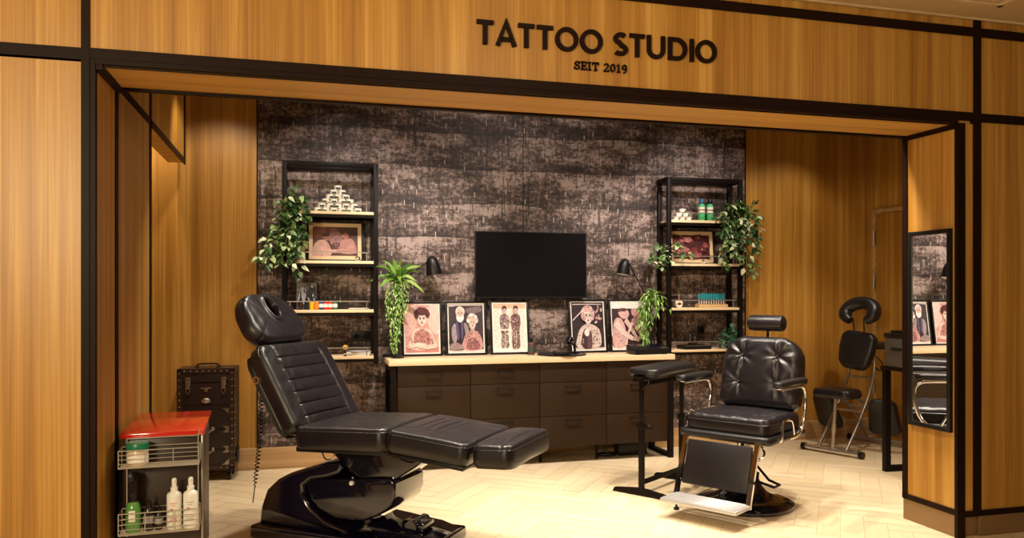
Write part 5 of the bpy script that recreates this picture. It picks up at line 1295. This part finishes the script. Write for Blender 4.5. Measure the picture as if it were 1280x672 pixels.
# fern on a tall slim vase at the left end of the worktop
VASE = [(.0, 0), (.050, 0), (.052, .006), (.030, .02), (.022, .10), (.020, .40), (.028, .56), (.045, .62), (.0, .62)]
rnd = random.Random(21)
base = Vector((aty(497, 440, 6.33).x, 6.33, ZTOP)); t = thing('tall_fern', 'bright green fern with hanging strands in a slim black vase, left worktop end', 'plant', base)
MB().lathe(VASE, n=22).build('vase', M['pot'], t)
lv, st = MB(), MB(); crown = Vector((0, 0, .625))
tips = [(462, 352), (470, 333), (478, 326), (490, 323), (503, 324), (516, 330), (524, 340), (530, 366), (520, 352), (482, 345), (508, 345), (498, 338), (474, 360), (512, 362), (488, 356), (500, 352), (526, 333)]
for i, (u, v) in enumerate(tips):
    tip = aty(u, v, 6.33-.16*((i*5) % 7)/6)-base
    mid = crown.lerp(tip, .5)+Vector((0, 0, .035)); P = smooth_pts([crown, mid, tip], 6); n = len(P)
    rows = []
    for k, q in enumerate(P):
        f = k/(n-1); w_ = .019*max(.05, sin(pi*min(1, f*.85+.15))**.8)
        dd = (P[min(n-1, k+1)]-P[max(0, k-1)]).normalized(); s = dd.cross(Vector((0, -.7, .7))).normalized(); nn = s.cross(dd)
        rows.append([lv.bm.verts.new(q+s*w_+nn*.006), lv.bm.verts.new(q-nn*.004), lv.bm.verts.new(q-s*w_+nn*.006)])
    for A, B_ in zip(rows, rows[1:]):
        for j in (0, 1): lv._f((A[j], A[j+1], B_[j+1], B_[j]))
for (a, b, c_) in (((494, 352), (488, 385), (490, 432)), ((498, 352), (496, 390), (494, 438)), ((502, 352), (503, 380), (500, 418)), ((492, 352), (484, 370), (485, 400)), ((500, 350), (508, 368), (507, 392)), ((496, 352), (492, 395), (497, 425)), ((499, 352), (500, 395), (492, 440))):
    strand(lv, st, [crown]+[p-base for p in S([a, b, c_], (6.29, 6.24))], .0085, .034, rnd, spread=.010, asp=.38, jit=1.2)
lv.build('fronds', M['fern'], t, smooth=False); st.build('stems', M['stem'], t)
# trailing plant at the right end
base = Vector((aty(812, 436, 6.385).x, 6.385, ZTOP)); t = thing('trailing_plant', 'green trailing plant in a slim black vase behind the stencil printer', 'plant', base)
MB().lathe([(.0, 0), (.042, 0), (.044, .006), (.026, .02), (.020, .10), (.020, .30), (.028, .38), (.036, .42), (.0, .42)], n=22).build('vase', M['pot'], t)
lv, st = MB(), MB(); crown = Vector((0, 0, .425)); rnd = random.Random(22)
for pts in (((813, 364), (806, 375), (800, 400), (803, 425)), ((815, 363), (808, 372), (806, 400), (806, 430)), ((817, 364), (816, 385), (812, 410), (810, 430)), ((811, 366), (801, 376), (799, 396)), ((819, 364), (827, 370), (833, 380), (838, 388)), ((815, 363), (822, 374), (820, 395)), ((813, 362), (810, 382), (803, 405), (801, 420)), ((817, 366), (824, 378), (829, 382))):
    strand(lv, st, [crown]+[p-base for p in S(pts, (6.37, 6.34))], .0125, .055, rnd, spread=.010, asp=.30, jit=1.3, droop=.35)
lv.build('leaves', M['fern'], t, smooth=False); st.build('stems', M['stem'], t)
# ================================================================ CAMERA, LIGHT
cd = bpy.data.cameras.new('camera'); cam = bpy.data.objects.new('camera', cd); C.objects.link(cam)
cam.location = (0, 0, HC); cam.rotation_euler = (pi/2, 0, -YAW)
cd.sensor_width = 36; cd.lens = FPX/1280*36; cd.shift_y = (VH-336)/1280; cd.clip_start = .05
sc = bpy.context.scene; sc.camera = cam
sc.view_settings.view_transform = 'Standard'; sc.view_settings.look = 'None'
sc.view_settings.gamma = 1; sc.view_settings.use_curve_mapping = False; sc.view_settings.exposure = 0
w = bpy.data.worlds.new('world'); w.use_nodes = True; sc.world = w
w.node_tree.nodes['Background'].inputs['Color'].default_value = (1, .72, .48, 1)
w.node_tree.nodes['Background'].inputs['Strength'].default_value = .07
def area(name, loc, to, power, col, sx, sy=None):
    l = bpy.data.lights.new(name, 'AREA'); l.energy = power; l.color = col; l.shape = 'RECTANGLE' if sy else 'DISK'; l.size = sx
    if sy: l.size_y = sy
    o = bpy.data.objects.new(name, l); C.objects.link(o); o.location = loc
    o.rotation_euler = (Vector(to)-Vector(loc)).to_track_quat('-Z', 'Y').to_euler(); return o
def spot(name, loc, to, power, col, ang, blend=.6, r=.04):
    l = bpy.data.lights.new(name, 'SPOT'); l.energy = power; l.color = col; l.spot_size = R(ang); l.spot_blend = blend; l.shadow_soft_size = r
    o = bpy.data.objects.new(name, l); C.objects.link(o); o.location = loc
    o.rotation_euler = (Vector(to)-Vector(loc)).to_track_quat('-Z', 'Y').to_euler(); return o
WARM = (1, .82, .55); SOFT = (1, .88, .71); NEU = (1, .88, .78)
# promenade in front of the shop: an added ambient fill, then two downlights
area('promenade_light', (-2.0, -.5, 2.2), (-1.2, 3.7, .9), 150, (1, .84, .54), .8, .6)  # added low fill standing in for ambient corridor light, no lamp hangs here
area('promenade_light', (1.3, 1.3, 2.93), (1.5, 3.7, 2.1), 24, WARM, .9, .5)
area('promenade_light', (3.9, 1.2, 2.93), (3.9, 3.7, 1.3), 6, WARM, .6, .4)
# studio ceiling spots: on the papered wall, the worktop, the two chairs and the floor
for (px, py, tx, ty, tz, pw, an) in (
        (.40, 5.25, .34, 6.55, 1.85, 62, 76), (1.0, 5.0, 1.02, 6.55, 1.27, 185, 64), (1.85, 4.9, 1.85, 6.55, 1.9, 56, 110), (2.75, 5.0, 2.76, 6.55, 1.27, 185, 64),
        (3.45, 5.25, 3.5, 6.55, 1.85, 72, 76)):
    spot('wall_spot', (px, py, 2.97), (tx, ty, tz), pw, NEU, an, .9)
for (px, py, tx, ty, tz, pw, an) in (
        (.9, 4.8, .7, 4.6, .6, 155, 84), (2.1, 5.0, 2.0, 5.0, 0, 150, 92), (3.3, 4.7, 3.1, 4.7, 0, 135, 88), (4.5, 5.2, 4.5, 5.6, .3, 90, 80), (-.2, 5.3, -.1, 5.5, 0, 130, 84)):
    spot('ceiling_spot', (px, py, 2.97), (tx, ty, tz), pw, SOFT, an, .6, .05)
for px in (.9, 2.3, 3.2): spot('threshold_bounce_spot', (px, 4.28, 2.97), (px, 4.2, 0), 215, SOFT, 78, .7, .08)  # added so the floor bounces light up onto soffit and jambs
spot('recess_spot', (-1.05, 6.1, 2.95), (-1.05, 6.5, 1.2), 40, WARM, 90)
spot('wall_wash_spot', (-.55, 5.7, 2.97), (-.6, 6.57, 1.6), 36, WARM, 90)  # added to brighten the wooden wall on the left
spot('wall_wash_spot', (4.55, 5.8, 2.95), (4.4, 6.57, 1.3), 16, WARM, 90)
